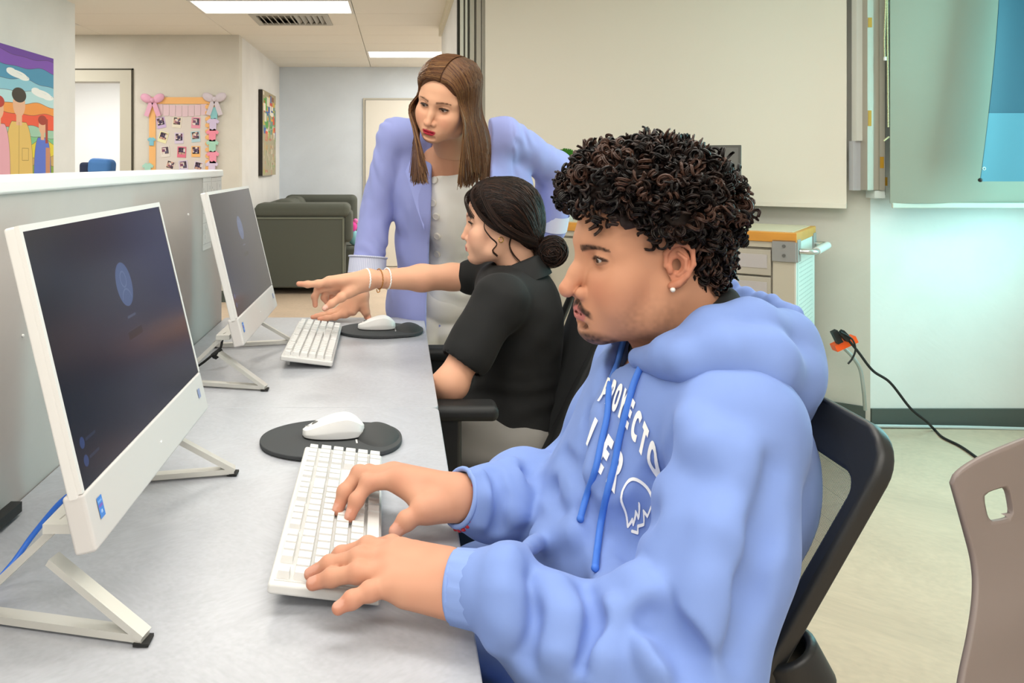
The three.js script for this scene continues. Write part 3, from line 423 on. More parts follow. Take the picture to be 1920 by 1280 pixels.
// ---------------------------------------------------------------- sofa far behind
{
  const X = (u, d) => (u - CX) * d / FOCAL, Y = (v, d) => EYE - (v - CY) * d / FOCAL, sm = std(0x565a52, 0.9, { bumpMap: rep(weave, 14, 14), bumpScale: 0.001 }), sm2 = std(0x4e524b, 0.9, { bumpMap: rep(weave, 14, 14), bumpScale: 0.001 });
  const d0 = 7.5, t = thing('sofa', 'dark grey fabric sofa with cushions against the far wall', 'sofa');
  const x0 = X(478, d0), x1 = X(646, d0);
  part('arm', rbox(x1 - x0, Y(406, d0) - 0.06, 0.24, 0.02, (x0 + x1) / 2, (Y(406, d0) + 0.06) / 2, -d0 - 0.12), sm, t);
  part('arm_welt', [bar(V(x1 - 0.012, 0.08, -d0 + 0.002), V(x1 - 0.012, Y(409, d0), -d0 + 0.002), 0.012, 0.012, V(0, 0, 1)), bar(V(x1 - 0.012, Y(409, d0), -d0 + 0.002), V(x0 + 0.02, Y(409, d0), -d0 + 0.002), 0.012, 0.012)], std(0x757a6d, 0.9), t);
  part('cushion', rbox(x1 - x0 + 0.05, 0.135, 0.34, 0.055, (x0 + x1) / 2 + 0.02, Y(395, d0), -d0 - 0.16, 4), sm, t);
  part('cushion', rbox(0.09, 0.3, 0.3, 0.04, x1 + 0.02, Y(425, d0), -d0 - 0.17, 4), sm2, t);
  part('backrest', rbox(0.24, 0.72, 1.6, 0.06, x0 + 0.06, 0.46, -d0 - 1.0, 4), sm, t);
  for (let i = 0; i < 2; i++) part('cushion', rbox(0.24, 0.42, 0.62, 0.09, x0 + 0.22, 0.66, -d0 - 0.62 - i * 0.64, 4), sm, t);
  part('backrest', rbox(X(668, 8.7) - x0 - 0.1, Y(366, 8.7) - 0.1, 0.26, 0.06, (X(668, 8.7) + x0 + 0.1) / 2, (Y(366, 8.7) + 0.1) / 2, -8.85, 4), sm2, t);
  part('seat', rbox(x1 - x0 + 0.1, 0.34, 1.2, 0.05, (x0 + x1) / 2 + 0.08, 0.25, -d0 - 0.85, 3), sm, t);
  for (const [x, z] of [[x0 + 0.06, -d0 - 0.05], [x1 - 0.05, -d0 - 0.05], [x0 + 0.06, -8.9], [x1, -8.9]]) part('foot', box(0.06, 0.07, 0.06, x, 0.035, z), M.black, t);
  const toy = P(658, 424, 7.9), pt = thing('plush_toy', 'pink and turquoise plush toy lying on the sofa seat', 'toy', [toy.x, 0.425, toy.z]);
  part('body', new THREE.SphereGeometry(0.06, 16, 12).scale(1, 1.2, 1).translate(0.03, 0.07, 0), std(0x8fd0dc, 0.9), pt); part('head', new THREE.IcosahedronGeometry(0.062, 2).translate(0, 0.18, 0), std(0xe24aa8, 0.9), pt); for (const s of [-1, 1]) part('ear', new THREE.SphereGeometry(0.025, 10, 8).translate(s * 0.045, 0.235, 0), std(0xf07fc4, 0.9), pt);
}
// ---------------------------------------------------------------- paintings
{
  const tex = canvasTex(1024, 1024, (c, w, h) => {
    const band = (y, col, amp, ph) => { c.fillStyle = col; c.beginPath(); c.moveTo(0, h); for (let x = 0; x <= w; x += 16) c.lineTo(x, y * h + amp * Math.sin(x / 90 + ph) + amp * 0.5 * Math.sin(x / 41 + ph * 2)); c.lineTo(w, h); c.fill(); c.strokeStyle = 'rgba(60,40,50,0.55)'; c.lineWidth = 3; c.beginPath(); for (let x = 0; x <= w; x += 16) { const y2 = y * h + amp * Math.sin(x / 90 + ph) + amp * 0.5 * Math.sin(x / 41 + ph * 2); x ? c.lineTo(x, y2) : c.moveTo(x, y2); } c.stroke(); };
    c.fillStyle = '#6a3fa0'; c.fillRect(0, 0, w, h); band(0.04, '#7d4fb4', 10, 0); band(0.11, '#4a93b8', 12, 1); band(0.2, '#8cc6da', 12, 3); band(0.27, '#b8dde2', 10, 2); band(0.345, '#ee9a48', 12, 1.5); band(0.41, '#ec5a3c', 10, 0.4); band(0.5, '#9fc9b0', 12, 2.2); band(0.545, '#7cc08c', 20, 4); band(0.6, '#e0cb3a', 26, 0.8); band(0.69, '#c9a560', 14, 5); band(0.75, '#8aa53e', 18, 1); band(0.82, '#7fc268', 16, 3); band(0.88, '#7d9a32', 12, 2); band(0.945, '#c99a3c', 8, 0);
    c.fillStyle = '#eef0ee'; const cloud = (x, y, s) => { c.beginPath(); c.ellipse(x, y, 90 * s, 22 * s, 0.08, 0, 7); c.ellipse(x - 50 * s, y - 12 * s, 40 * s, 18 * s, 0, 0, 7); c.ellipse(x + 60 * s, y + 14 * s, 50 * s, 16 * s, 0, 0, 7); c.fill(); }; cloud(640, 170, 1.1); cloud(890, 270, 1.2); cloud(250, 220, 1.3);
    const man = (x, skin, hair, shirt, sc, y0) => { c.fillStyle = shirt; c.beginPath(); c.moveTo(x - 110 * sc, h); c.quadraticCurveTo(x - 130 * sc, y0 + 260 * sc, x - 60 * sc, y0 + 190 * sc); c.lineTo(x + 60 * sc, y0 + 190 * sc); c.quadraticCurveTo(x + 135 * sc, y0 + 260 * sc, x + 115 * sc, h); c.fill(); c.strokeStyle = 'rgba(90,60,30,.7)'; c.lineWidth = 3; c.stroke(); c.fillStyle = skin; c.fillRect(x - 24 * sc, y0 + 130 * sc, 48 * sc, 80 * sc); c.beginPath(); c.ellipse(x, y0 + 90 * sc, 52 * sc, 72 * sc, 0, 0, 7); c.fill(); c.fillStyle = hair; c.beginPath(); c.ellipse(x, y0 + 38 * sc, 60 * sc, 42 * sc, 0, 0, 7); c.fill(); };
    man(900, '#e3b08e', '#a33c2c', '#5a74d0', 0.8, 420); c.fillStyle = '#a33c2c'; c.fillRect(932, 440, 26, 170); c.fillStyle = '#c98a66'; c.fillRect(935, 640, 50, 260);
    man(660, '#e7b493', '#3a3329', '#e2bd6a', 1.15, 260); c.strokeStyle = '#8f6f35'; c.lineWidth = 3; c.strokeRect(690, 650, 62, 80); c.beginPath(); c.moveTo(660, 480); c.lineTo(655, 1000); c.stroke(); c.fillStyle = '#6b3a22'; c.fillRect(560, 985, 220, 39); c.fillStyle = '#d9a27e'; c.fillRect(760, 940, 150, 50);
    man(470, '#e7b493', '#b5382c', '#e6a7b4', 0.9, 330); man(270, '#d9a27e', '#40302a', '#7fb0c8', 1.1, 300);
  });
  const h0 = 0.98, h1 = 1.925, z0 = -5.30, z1 = -3.95, t = thing('painting', 'colourful family painting under a purple and orange striped sky', 'painting');
  part('canvas', box(0.03, h1 - h0, z1 - z0, WL + 0.016, (h0 + h1) / 2, (z0 + z1) / 2), std(0xe6e2d8, 0.7), t);
  part('picture', new THREE.PlaneGeometry(z1 - z0, h1 - h0).rotateY(Math.PI / 2).translate(WL + 0.0318, (h0 + h1) / 2, (z0 + z1) / 2), std(0xffffff, 0.65, { map: tex }), t);
  const tex2 = canvasTex(256, 512, (c, w, h) => { c.fillStyle = '#a79c7c'; c.fillRect(0, 0, w, h); const r = rng(21), cols = ['#c8432e', '#e0a030', '#3a62a8', '#4d9a3c', '#d8d2c0', '#6b8f80', '#b5b04a', '#e8e0d0', '#8a5a3c', '#d84a30']; for (let i = 0; i < 90; i++) { c.fillStyle = cols[Math.floor(r() * cols.length * (i > 50 ? 1 : 0.9))]; const x = r() * w, y = r() * h * (i < 55 ? 0.5 : 1); c.fillRect(x, y, 12 + r() * 50, 10 + r() * (y > h / 2 ? 20 : 60)); } c.fillStyle = 'rgba(165,160,135,.55)'; c.fillRect(0, h * 0.5, w, h * 0.5); for (let i = 0; i < 60; i++) { c.fillStyle = cols[Math.floor(r() * cols.length)]; c.fillRect(r() * w, h * (0.45 + r() * 0.5), 4, 12 + r() * 40); } });
  const u = thing('painting', 'narrow abstract painting of red, yellow and green blocks on a dark edged canvas', 'painting');
  const dd0 = 8.08, dd1 = 8.95, y0 = 1.24 - 26 * 8.0 / 1500, y1 = 1.24 + 138 * 8.0 / 1500;
  part('canvas', box(0.04, y1 - y0, dd1 - dd0, WS + 0.021, (y0 + y1) / 2, -(dd0 + dd1) / 2), std(0x2c2620, 0.7), u);
  part('picture', new THREE.PlaneGeometry(dd1 - dd0 - 0.02, y1 - y0).rotateY(Math.PI / 2).translate(WS + 0.0418, (y0 + y1) / 2, -(dd0 + dd1) / 2), std(0xffffff, 0.6, { map: tex2 }), u);
}
// ---------------------------------------------------------------- pin board with photos and paper cut-outs
{
  const d = 7.07, X = u => (u - CX) * d / FOCAL, Y = v => EYE - (v - CY) * d / FOCAL, z = WB + 0.003;
  const b = thing('pin_board', 'pin board with orange border and pink lettered header on the cream wall', 'board');
  part('backing', span(X(279), X(402), 0.85, Y(183), z, z + 0.012), std(0xd9d2cc, 0.8), b);
  const or = std(0xeeb877, 0.7); part('border', [span(X(279), X(402), Y(194.5), Y(182), z + 0.012, z + 0.02), span(X(279), X(291), 0.85, Y(194.5), z + 0.012, z + 0.02), span(X(390), X(402), 0.85, Y(194.5), z + 0.012, z + 0.018)], or, b);
  for (let i = 0; i < 14; i++) part('scallop', cyl(0.02, 0.02, 0.004, 0, 0, 0, 10).rotateX(Math.PI / 2).translate(X(388.5), Y(200 + i * 11.5), z + 0.02), or, b);
  const hd = std(0xdcc3cc, 0.8), hl = std(0xcfa9b8, 0.8);
  for (let i = 0; i < 8; i++) { const p = part('pennant', extr(rrect(0.052, 0.1, 0.012), 0.003).translate(X(299 + i * 11.8), Y(205 + 3 * Math.sin(i * 0.45)), z + 0.013), hd, b); }
  const rr = rng(9), cols = [0xc9b3dd, 0xe6e0cf, 0xe59ab0, 0xe9e6b8, 0xd6cbe4, 0xb3d3dd, 0xe4dfd8, 0xe0748f, 0xf0bb77, 0xe0d6d0, 0xd5cce6, 0xdad2e0];
  const faceTex = k => canvasTex(32, 32, (c) => { const q = rng(60 + k), pal = ['#2b2436', '#4a3a4a', '#8a6a66', '#c9a090', '#5a5470', '#e0d6d0', '#3a2c50', '#7a4a6a']; for (let i = 0; i < 22; i++) { c.fillStyle = pal[Math.floor(q() * 8)]; c.fillRect(q() * 30 - 4, q() * 30 - 4, 5 + q() * 12, 5 + q() * 12); } });
  const ft = [0, 1, 2, 3].map(faceTex).map(t => std(0xffffff, 0.6, { map: t })); const spots = [[301, 230, 0.2], [331, 229, -0.1], [366.5, 230, -0.05], [305, 257, -0.3], [335, 259, 0], [366, 256, 0.1], [309, 284, 0.1], [340, 285, -0.05], [366.5, 284, 0], [318, 311, -0.3], [343, 311, 0.1], [371, 313, -0.2]];
  spots.forEach(([u, v, a], i) => { const p = thing('instant_photo', `instant photo in a ${['lilac', 'cream', 'pink', 'pale yellow', 'pale lilac', 'light blue', 'white', 'deep pink', 'orange', 'ivory', 'violet', 'mauve'][i]} frame on the pin board`, 'photo', [X(u), Y(v), z + 0.014], 0, 'instant photos on the pin board'); p.rotation.z = a; part('frame', box(0.078, 0.096, 0.002), std(cols[i], 0.6), p); part('picture', new THREE.PlaneGeometry(0.06, 0.06).translate(0, 0.01, 0.0016), ft[i % 4], p); });
  const blob = (name, pts, s, u, v, col, label, cat, grp) => { const g = extr(poly(pts.map(([a, q]) => [a * s, q * s])), 0.004, 0.001).translate(X(u), Y(v), z + 0.022); single(name, g, std(col, 0.8), label, cat, grp); };
  const shirt = [[-1, 0.5], [-0.35, 1], [0, 0.8], [0.35, 1], [1, 0.5], [0.8, 0.1], [0.55, 0.25], [0.5, -1], [-0.5, -1], [-0.55, 0.25], [-0.8, 0.1]];
  [[401, 211, 0x8cc6cc, 'turquoise'], [399, 233, 0xd0c4e2, 'lilac'], [398, 253, 0xef92a8, 'pink'], [398, 273, 0xa9d8c4, 'mint'], [399, 294, 0xf09ab2, 'rose'], [397, 313, 0xd9cbe6, 'pale violet']].forEach(([u, v, c, n]) => blob('paper_shirt', shirt, 0.056, u, v, c, `${n} paper shirt cut-out hanging down the edge of the pin board`, 'cut-out', 'paper shirts'));
  blob('paper_shirt', shirt, 0.036, 284, 265, 0x7fc0d4, 'small blue paper cut-out on the orange border', 'cut-out', 'paper shirts'); blob('paper_shirt', shirt, 0.05, 277, 316, 0xa6d4c6, 'sea green paper cut-out at the lower corner of the board', 'cut-out', 'paper shirts');
  const bow = (u, v, col, label) => { const t = thing('ribbon_bow', label, 'bow', [X(u), Y(v), z + 0.03], 0, 'ribbon bows'); const m = std(col, 0.6); for (const s of [-1, 1]) { part('loop', new THREE.SphereGeometry(0.05, 14, 10).scale(1.1, 0.75, 0.35).rotateZ(s * 0.5).translate(s * 0.055, 0.018, 0), m, t); part('tail', bar(V(s * 0.005, 0, 0), V(s * 0.055, -0.14, 0), 0.04, 0.006, V(0, 0, 1)).translate(0, 0, 0), m, t); } part('knot', new THREE.SphereGeometry(0.024, 10, 8), m, t); };
  bow(286, 188, 0xe0a9c4, 'pink ribbon bow on the corner of the pin board'); bow(402, 186, 0xcfc6d0, 'pale grey ribbon bow on the corner of the pin board');
}
// ---------------------------------------------------------------- things inside the bright office
{
  const tb = thing('office_table', 'white table with dark edge in the bright office', 'table', [-2.95, 0, -8.5]); part('table_top', rbox(1.4, 0.03, 0.7, 0.005, 0, 1.09, 0), M.white, tb); part('edge_band', span(-0.7, 0.7, 1.045, 1.074, 0.33, 0.35), M.black, tb);
  for (const [x, z] of [[-0.65, 0.3], [0.65, 0.3], [-0.65, -0.3], [0.65, -0.3]]) part('leg', box(0.04, 1.075, 0.04, x, 0.537, z), M.metal, tb);
  const ct = thing('blue_chair_cover', 'blue jacket draped over a chair seen through the doorway', 'jacket', [-2.92, 0, -7.55]);
  part('chair_back', rbox(0.16, 0.62, 0.12, 0.03, 0, 0.93, 0), std(0x23304c, 0.8), ct); part('jacket', rbox(0.22, 0.16, 0.2, 0.05, 0.03, 1.2, 0.02, 3).rotateZ(-0.08), std(0x4a7fc0, 0.8), ct); part('legs', [box(0.03, 0.62, 0.03, -0.06, 0.31, 0), box(0.03, 0.62, 0.03, 0.06, 0.31, 0)], M.black, ct);
  const lm = thing('desk_monitor', 'thin monitor arm on the white office table', 'monitor', [-2.72, 1.105, -8.5]); part('base', cyl(0.06, 0.06, 0.01, 0, 0.005, 0), M.metal, lm); part('arm', [bar(V(0, 0.01, 0), V(-0.09, 0.05, 0), 0.02, 0.02), bar(V(-0.09, 0.05, 0), V(0.1, 0.1, 0), 0.02, 0.015)], std(0x8f8f8c, 0.5), lm);
}
// ---------------------------------------------------------------- implicit surfaces (for people)
class Field {
  constructor() { this.ops = []; this.disp = null; }
  _a(f, c, r, k, sub) { this.ops.push({ f, x: c.x, y: c.y, z: c.z, r, k, sub }); return this; }
  cap(a, b, ra, rb = ra, k = 0.02, sub = false) {
    const dx = b.x - a.x, dy = b.y - a.y, dz = b.z - a.z, l2 = dx * dx + dy * dy + dz * dz || 1e-9, ax = a.x, ay = a.y, az = a.z;
    return this._a((x, y, z) => { x -= ax; y -= ay; z -= az; let t = (x * dx + y * dy + z * dz) / l2; t = t < 0 ? 0 : t > 1 ? 1 : t; const ex = x - dx * t, ey = y - dy * t, ez = z - dz * t; return Math.sqrt(ex * ex + ey * ey + ez * ez) - (ra + (rb - ra) * t); },
      V((a.x + b.x) / 2, (a.y + b.y) / 2, (a.z + b.z) / 2), Math.sqrt(l2) / 2 + Math.max(ra, rb), k, sub);
  }
  chain(pts, rs, k = 0.02, sub = false) { for (let i = 0; i + 1 < pts.length; i++) this.cap(pts[i], pts[i + 1], Array.isArray(rs) ? rs[i] : rs, Array.isArray(rs) ? rs[i + 1] : rs, k, sub); return this; }
  // ellipsoid, m: optional Matrix4 giving its axes (rotation)
  ell(c, rx, ry, rz, k = 0.02, sub = false, rot = null) {
    const e = rot ? rot.elements : null, cx = c.x, cy = c.y, cz = c.z, mn = Math.min(rx, ry, rz);
    return this._a((x, y, z) => { x -= cx; y -= cy; z -= cz; if (e) { const X = x * e[0] + y * e[1] + z * e[2], Y = x * e[4] + y * e[5] + z * e[6], Z = x * e[8] + y * e[9] + z * e[10]; x = X; y = Y; z = Z; } const a = x / rx, b = y / ry, q = z / rz, k0 = Math.sqrt(a * a + b * b + q * q), a2 = a / rx, b2 = b / ry, q2 = q / rz, k1 = Math.sqrt(a2 * a2 + b2 * b2 + q2 * q2); return k1 < 1e-6 ? -mn : k0 * (k0 - 1) / k1; }, c, Math.max(rx, ry, rz), k, sub);
  }
  rbox(c, hx, hy, hz, r, k = 0.01, sub = false, rot = null) {
    const e = rot ? rot.elements : null, cx = c.x, cy = c.y, cz = c.z; hx -= r; hy -= r; hz -= r;
    return this._a((x, y, z) => { x -= cx; y -= cy; z -= cz; if (e) { const X = x * e[0] + y * e[1] + z * e[2], Y = x * e[4] + y * e[5] + z * e[6], Z = x * e[8] + y * e[9] + z * e[10]; x = X; y = Y; z = Z; } const a = Math.abs(x) - hx, b = Math.abs(y) - hy, q = Math.abs(z) - hz, A = Math.max(a, 0), B = Math.max(b, 0), Q = Math.max(q, 0); return Math.sqrt(A * A + B * B + Q * Q) + Math.min(Math.max(a, b, q), 0) - r; }, c, Math.hypot(hx, hy, hz) + r * 2, k, sub);
  }
  plane(p, n, k = 0.005) { const nx = n.x, ny = n.y, nz = n.z, o = p.dot(n); return this._a((x, y, z) => -(x * nx + y * ny + z * nz - o), p, 1e4, k, true); }   // cut away the side n points to
  d(x, y, z) {
    let d = 1e3; const O = this.ops;
    for (let i = 0; i < O.length; i++) {
      const o = O[i], ex = x - o.x, ey = y - o.y, ez = z - o.z, low = Math.sqrt(ex * ex + ey * ey + ez * ez) - o.r, k = o.k;
      if (!o.sub) { if (low > d + k) continue; const b = o.f(x, y, z), h = k - Math.abs(d - b); d = Math.min(d, b); if (h > 0) d -= h * h / (4 * k); }
      else { if (low > k - d) continue; const b = -o.f(x, y, z), h = k - Math.abs(d - b); d = Math.max(d, b); if (h > 0) d += h * h / (4 * k); }
    }
    return this.disp && d < 0.04 && d > -0.06 ? d - this.disp(x, y, z) : d;
  }
  n(x, y, z, e = 0.002) { const v = V(this.d(x + e, y, z) - this.d(x - e, y, z), this.d(x, y + e, z) - this.d(x, y - e, z), this.d(x, y, z + e) - this.d(x, y, z - e)); return v.normalize(); }
  march(o, dir, t0, t1) { let t = t0; for (let i = 0; i < 160 && t < t1; i++) { const d = this.d(o.x + dir.x * t, o.y + dir.y * t, o.z + dir.z * t); if (d < 0.0006) return o.clone().addScaledVector(dir, t); t += d * 0.8; } return null; }
  hit(u, v, t0 = 0.4, t1 = 6) { const o = V(0, EYE, 0), dir = P(u, v, 1).sub(o).normalize(); return this.march(o, dir, t0, t1); }      // where the sight line through a photo pixel meets the body
}
function meshField(F, lo, hi, cell, colorFn) {
  const nx = Math.ceil((hi.x - lo.x) / cell) + 1, ny = Math.ceil((hi.y - lo.y) / cell) + 1, nz = Math.ceil((hi.z - lo.z) / cell) + 1, val = new Float32Array(nx * ny * nz), B = 6, id = (i, j, k) => (k * ny + j) * nx + i;
  const half = B * cell * 0.5, lim = half * 1.7321 * 1.25 + 0.012;
  for (let k0 = 0; k0 < nz; k0 += B) for (let j0 = 0; j0 < ny; j0 += B) for (let i0 = 0; i0 < nx; i0 += B) {
    const c = F.d(lo.x + i0 * cell + half, lo.y + j0 * cell + half, lo.z + k0 * cell + half), far = Math.abs(c) > lim, i1 = Math.min(nx, i0 + B), j1 = Math.min(ny, j0 + B), k1 = Math.min(nz, k0 + B);
    for (let k = k0; k < k1; k++) for (let j = j0; j < j1; j++) for (let i = i0; i < i1; i++) val[id(i, j, k)] = far ? c : F.d(lo.x + i * cell, lo.y + j * cell, lo.z + k * cell);
  }
  const vid = new Int32Array(nx * ny * nz).fill(-1), pos = [], E = [[0, 1], [2, 3], [4, 5], [6, 7], [0, 2], [1, 3], [4, 6], [5, 7], [0, 4], [1, 5], [2, 6], [3, 7]], C = [], idx = [];
  for (let c = 0; c < 8; c++) C.push([c & 1, c >> 1 & 1, c >> 2 & 1]); const g = new Float32Array(8);
  for (let k = 0; k < nz - 1; k++) for (let j = 0; j < ny - 1; j++) for (let i = 0; i < nx - 1; i++) {
    let m = 0; for (let c = 0; c < 8; c++) { g[c] = val[id(i + C[c][0], j + C[c][1], k + C[c][2])]; if (g[c] < 0) m |= 1 << c; } if (m === 0 || m === 255) continue;
    let x = 0, y = 0, z = 0, n = 0; for (const [a, b] of E) { if ((m >> a & 1) === (m >> b & 1)) continue; const t = g[a] / (g[a] - g[b]); x += C[a][0] + t * (C[b][0] - C[a][0]); y += C[a][1] + t * (C[b][1] - C[a][1]); z += C[a][2] + t * (C[b][2] - C[a][2]); n++; }
    vid[id(i, j, k)] = pos.length / 3; pos.push(lo.x + (i + x / n) * cell, lo.y + (j + y / n) * cell, lo.z + (k + z / n) * cell);
  }
  const quad = (a, b, c, d, f) => { if (a < 0 || b < 0 || c < 0 || d < 0) return; if (f) idx.push(a, b, c, a, c, d); else idx.push(a, c, b, a, d, c); };
  for (let k = 1; k < nz - 1; k++) for (let j = 1; j < ny - 1; j++) for (let i = 1; i < nx - 1; i++) {
    const v = val[id(i, j, k)] < 0;
    if (v !== val[id(i + 1, j, k)] < 0) quad(vid[id(i, j - 1, k - 1)], vid[id(i, j, k - 1)], vid[id(i, j, k)], vid[id(i, j - 1, k)], v);
    if (v !== val[id(i, j + 1, k)] < 0) quad(vid[id(i - 1, j, k - 1)], vid[id(i - 1, j, k)], vid[id(i, j, k)], vid[id(i, j, k - 1)], v);
    if (v !== val[id(i, j, k + 1)] < 0) quad(vid[id(i - 1, j - 1, k)], vid[id(i, j - 1, k)], vid[id(i, j, k)], vid[id(i - 1, j, k)], v);
  }
  const N = pos.length / 3, nor = new Float32Array(N * 3), uv = new Float32Array(N * 2), col = colorFn ? new Float32Array(N * 3) : null, e = cell * 0.7;
  for (let i = 0; i < N; i++) {
    let x = pos[3 * i], y = pos[3 * i + 1], z = pos[3 * i + 2], n = F.n(x, y, z, e); const d = F.d(x, y, z), s = Math.max(-cell * 0.6, Math.min(cell * 0.6, d)); x -= n.x * s; y -= n.y * s; z -= n.z * s; pos[3 * i] = x; pos[3 * i + 1] = y; pos[3 * i + 2] = z;
    nor[3 * i] = n.x; nor[3 * i + 1] = n.y; nor[3 * i + 2] = n.z; uv[2 * i] = (x + z * 0.7) * 1; uv[2 * i + 1] = (y + z * 0.3) * 1;
    if (col) { const c = colorFn(x, y, z, n); col[3 * i] = c[0]; col[3 * i + 1] = c[1]; col[3 * i + 2] = c[2]; }
  }
  const q = new THREE.BufferGeometry(); q.setAttribute('position', new THREE.Float32BufferAttribute(pos, 3)); q.setAttribute('normal', new THREE.BufferAttribute(nor, 3)); q.setAttribute('uv', new THREE.BufferAttribute(uv, 2)); if (col) q.setAttribute('color', new THREE.BufferAttribute(col, 3)); q.setIndex(idx); return q;
}
const lin = h => { const c = new THREE.Color(h); return [c.r, c.g, c.b]; };
const mixc = (a, b, t) => { t = Math.max(0, Math.min(1, t)); return [a[0] + (b[0] - a[0]) * t, a[1] + (b[1] - a[1]) * t, a[2] + (b[2] - a[2]) * t]; };
const sstep = (a, b, x) => { let t = (x - a) / (b - a); t = t < 0 ? 0 : t > 1 ? 1 : t; return t * t * (3 - 2 * t); };
const basis = (pos, left, up, fwd, s = 1) => new THREE.Matrix4().makeBasis(left.clone().multiplyScalar(s), up.clone().multiplyScalar(s), fwd.clone().multiplyScalar(s)).setPosition(pos);
function headPose(pos, fwdYaw, pitch, roll = 0, s = 1) { // yaw: 0 faces -x, + turns to the camera (+z); pitch + looks down
  const f = V(-Math.cos(fwdYaw), 0, Math.sin(fwdYaw)), l = V(Math.sin(fwdYaw), 0, Math.cos(fwdYaw)), u = V(0, 1, 0); const q = new THREE.Quaternion().setFromAxisAngle(l, pitch); f.applyQuaternion(q); u.applyQuaternion(q); const r = new THREE.Quaternion().setFromAxisAngle(f, roll); l.applyQuaternion(r); u.applyQuaternion(r); return basis(pos, l, u, f, s);
}
function paint(g, rgb) { const n = g.attributes.position.count, c = new Float32Array(n * 3); for (let i = 0; i < n; i++) c.set(rgb, 3 * i); g.setAttribute('color', new THREE.BufferAttribute(c, 3)); return g; }
function mergeC(gs) { return mergeGeometries(gs.map(g => { let q = g.index ? g : mergeVertices(g); for (const k of Object.keys(q.attributes)) if (!['position', 'normal', 'uv', 'color'].includes(k)) q.deleteAttribute(k); return q; })); }
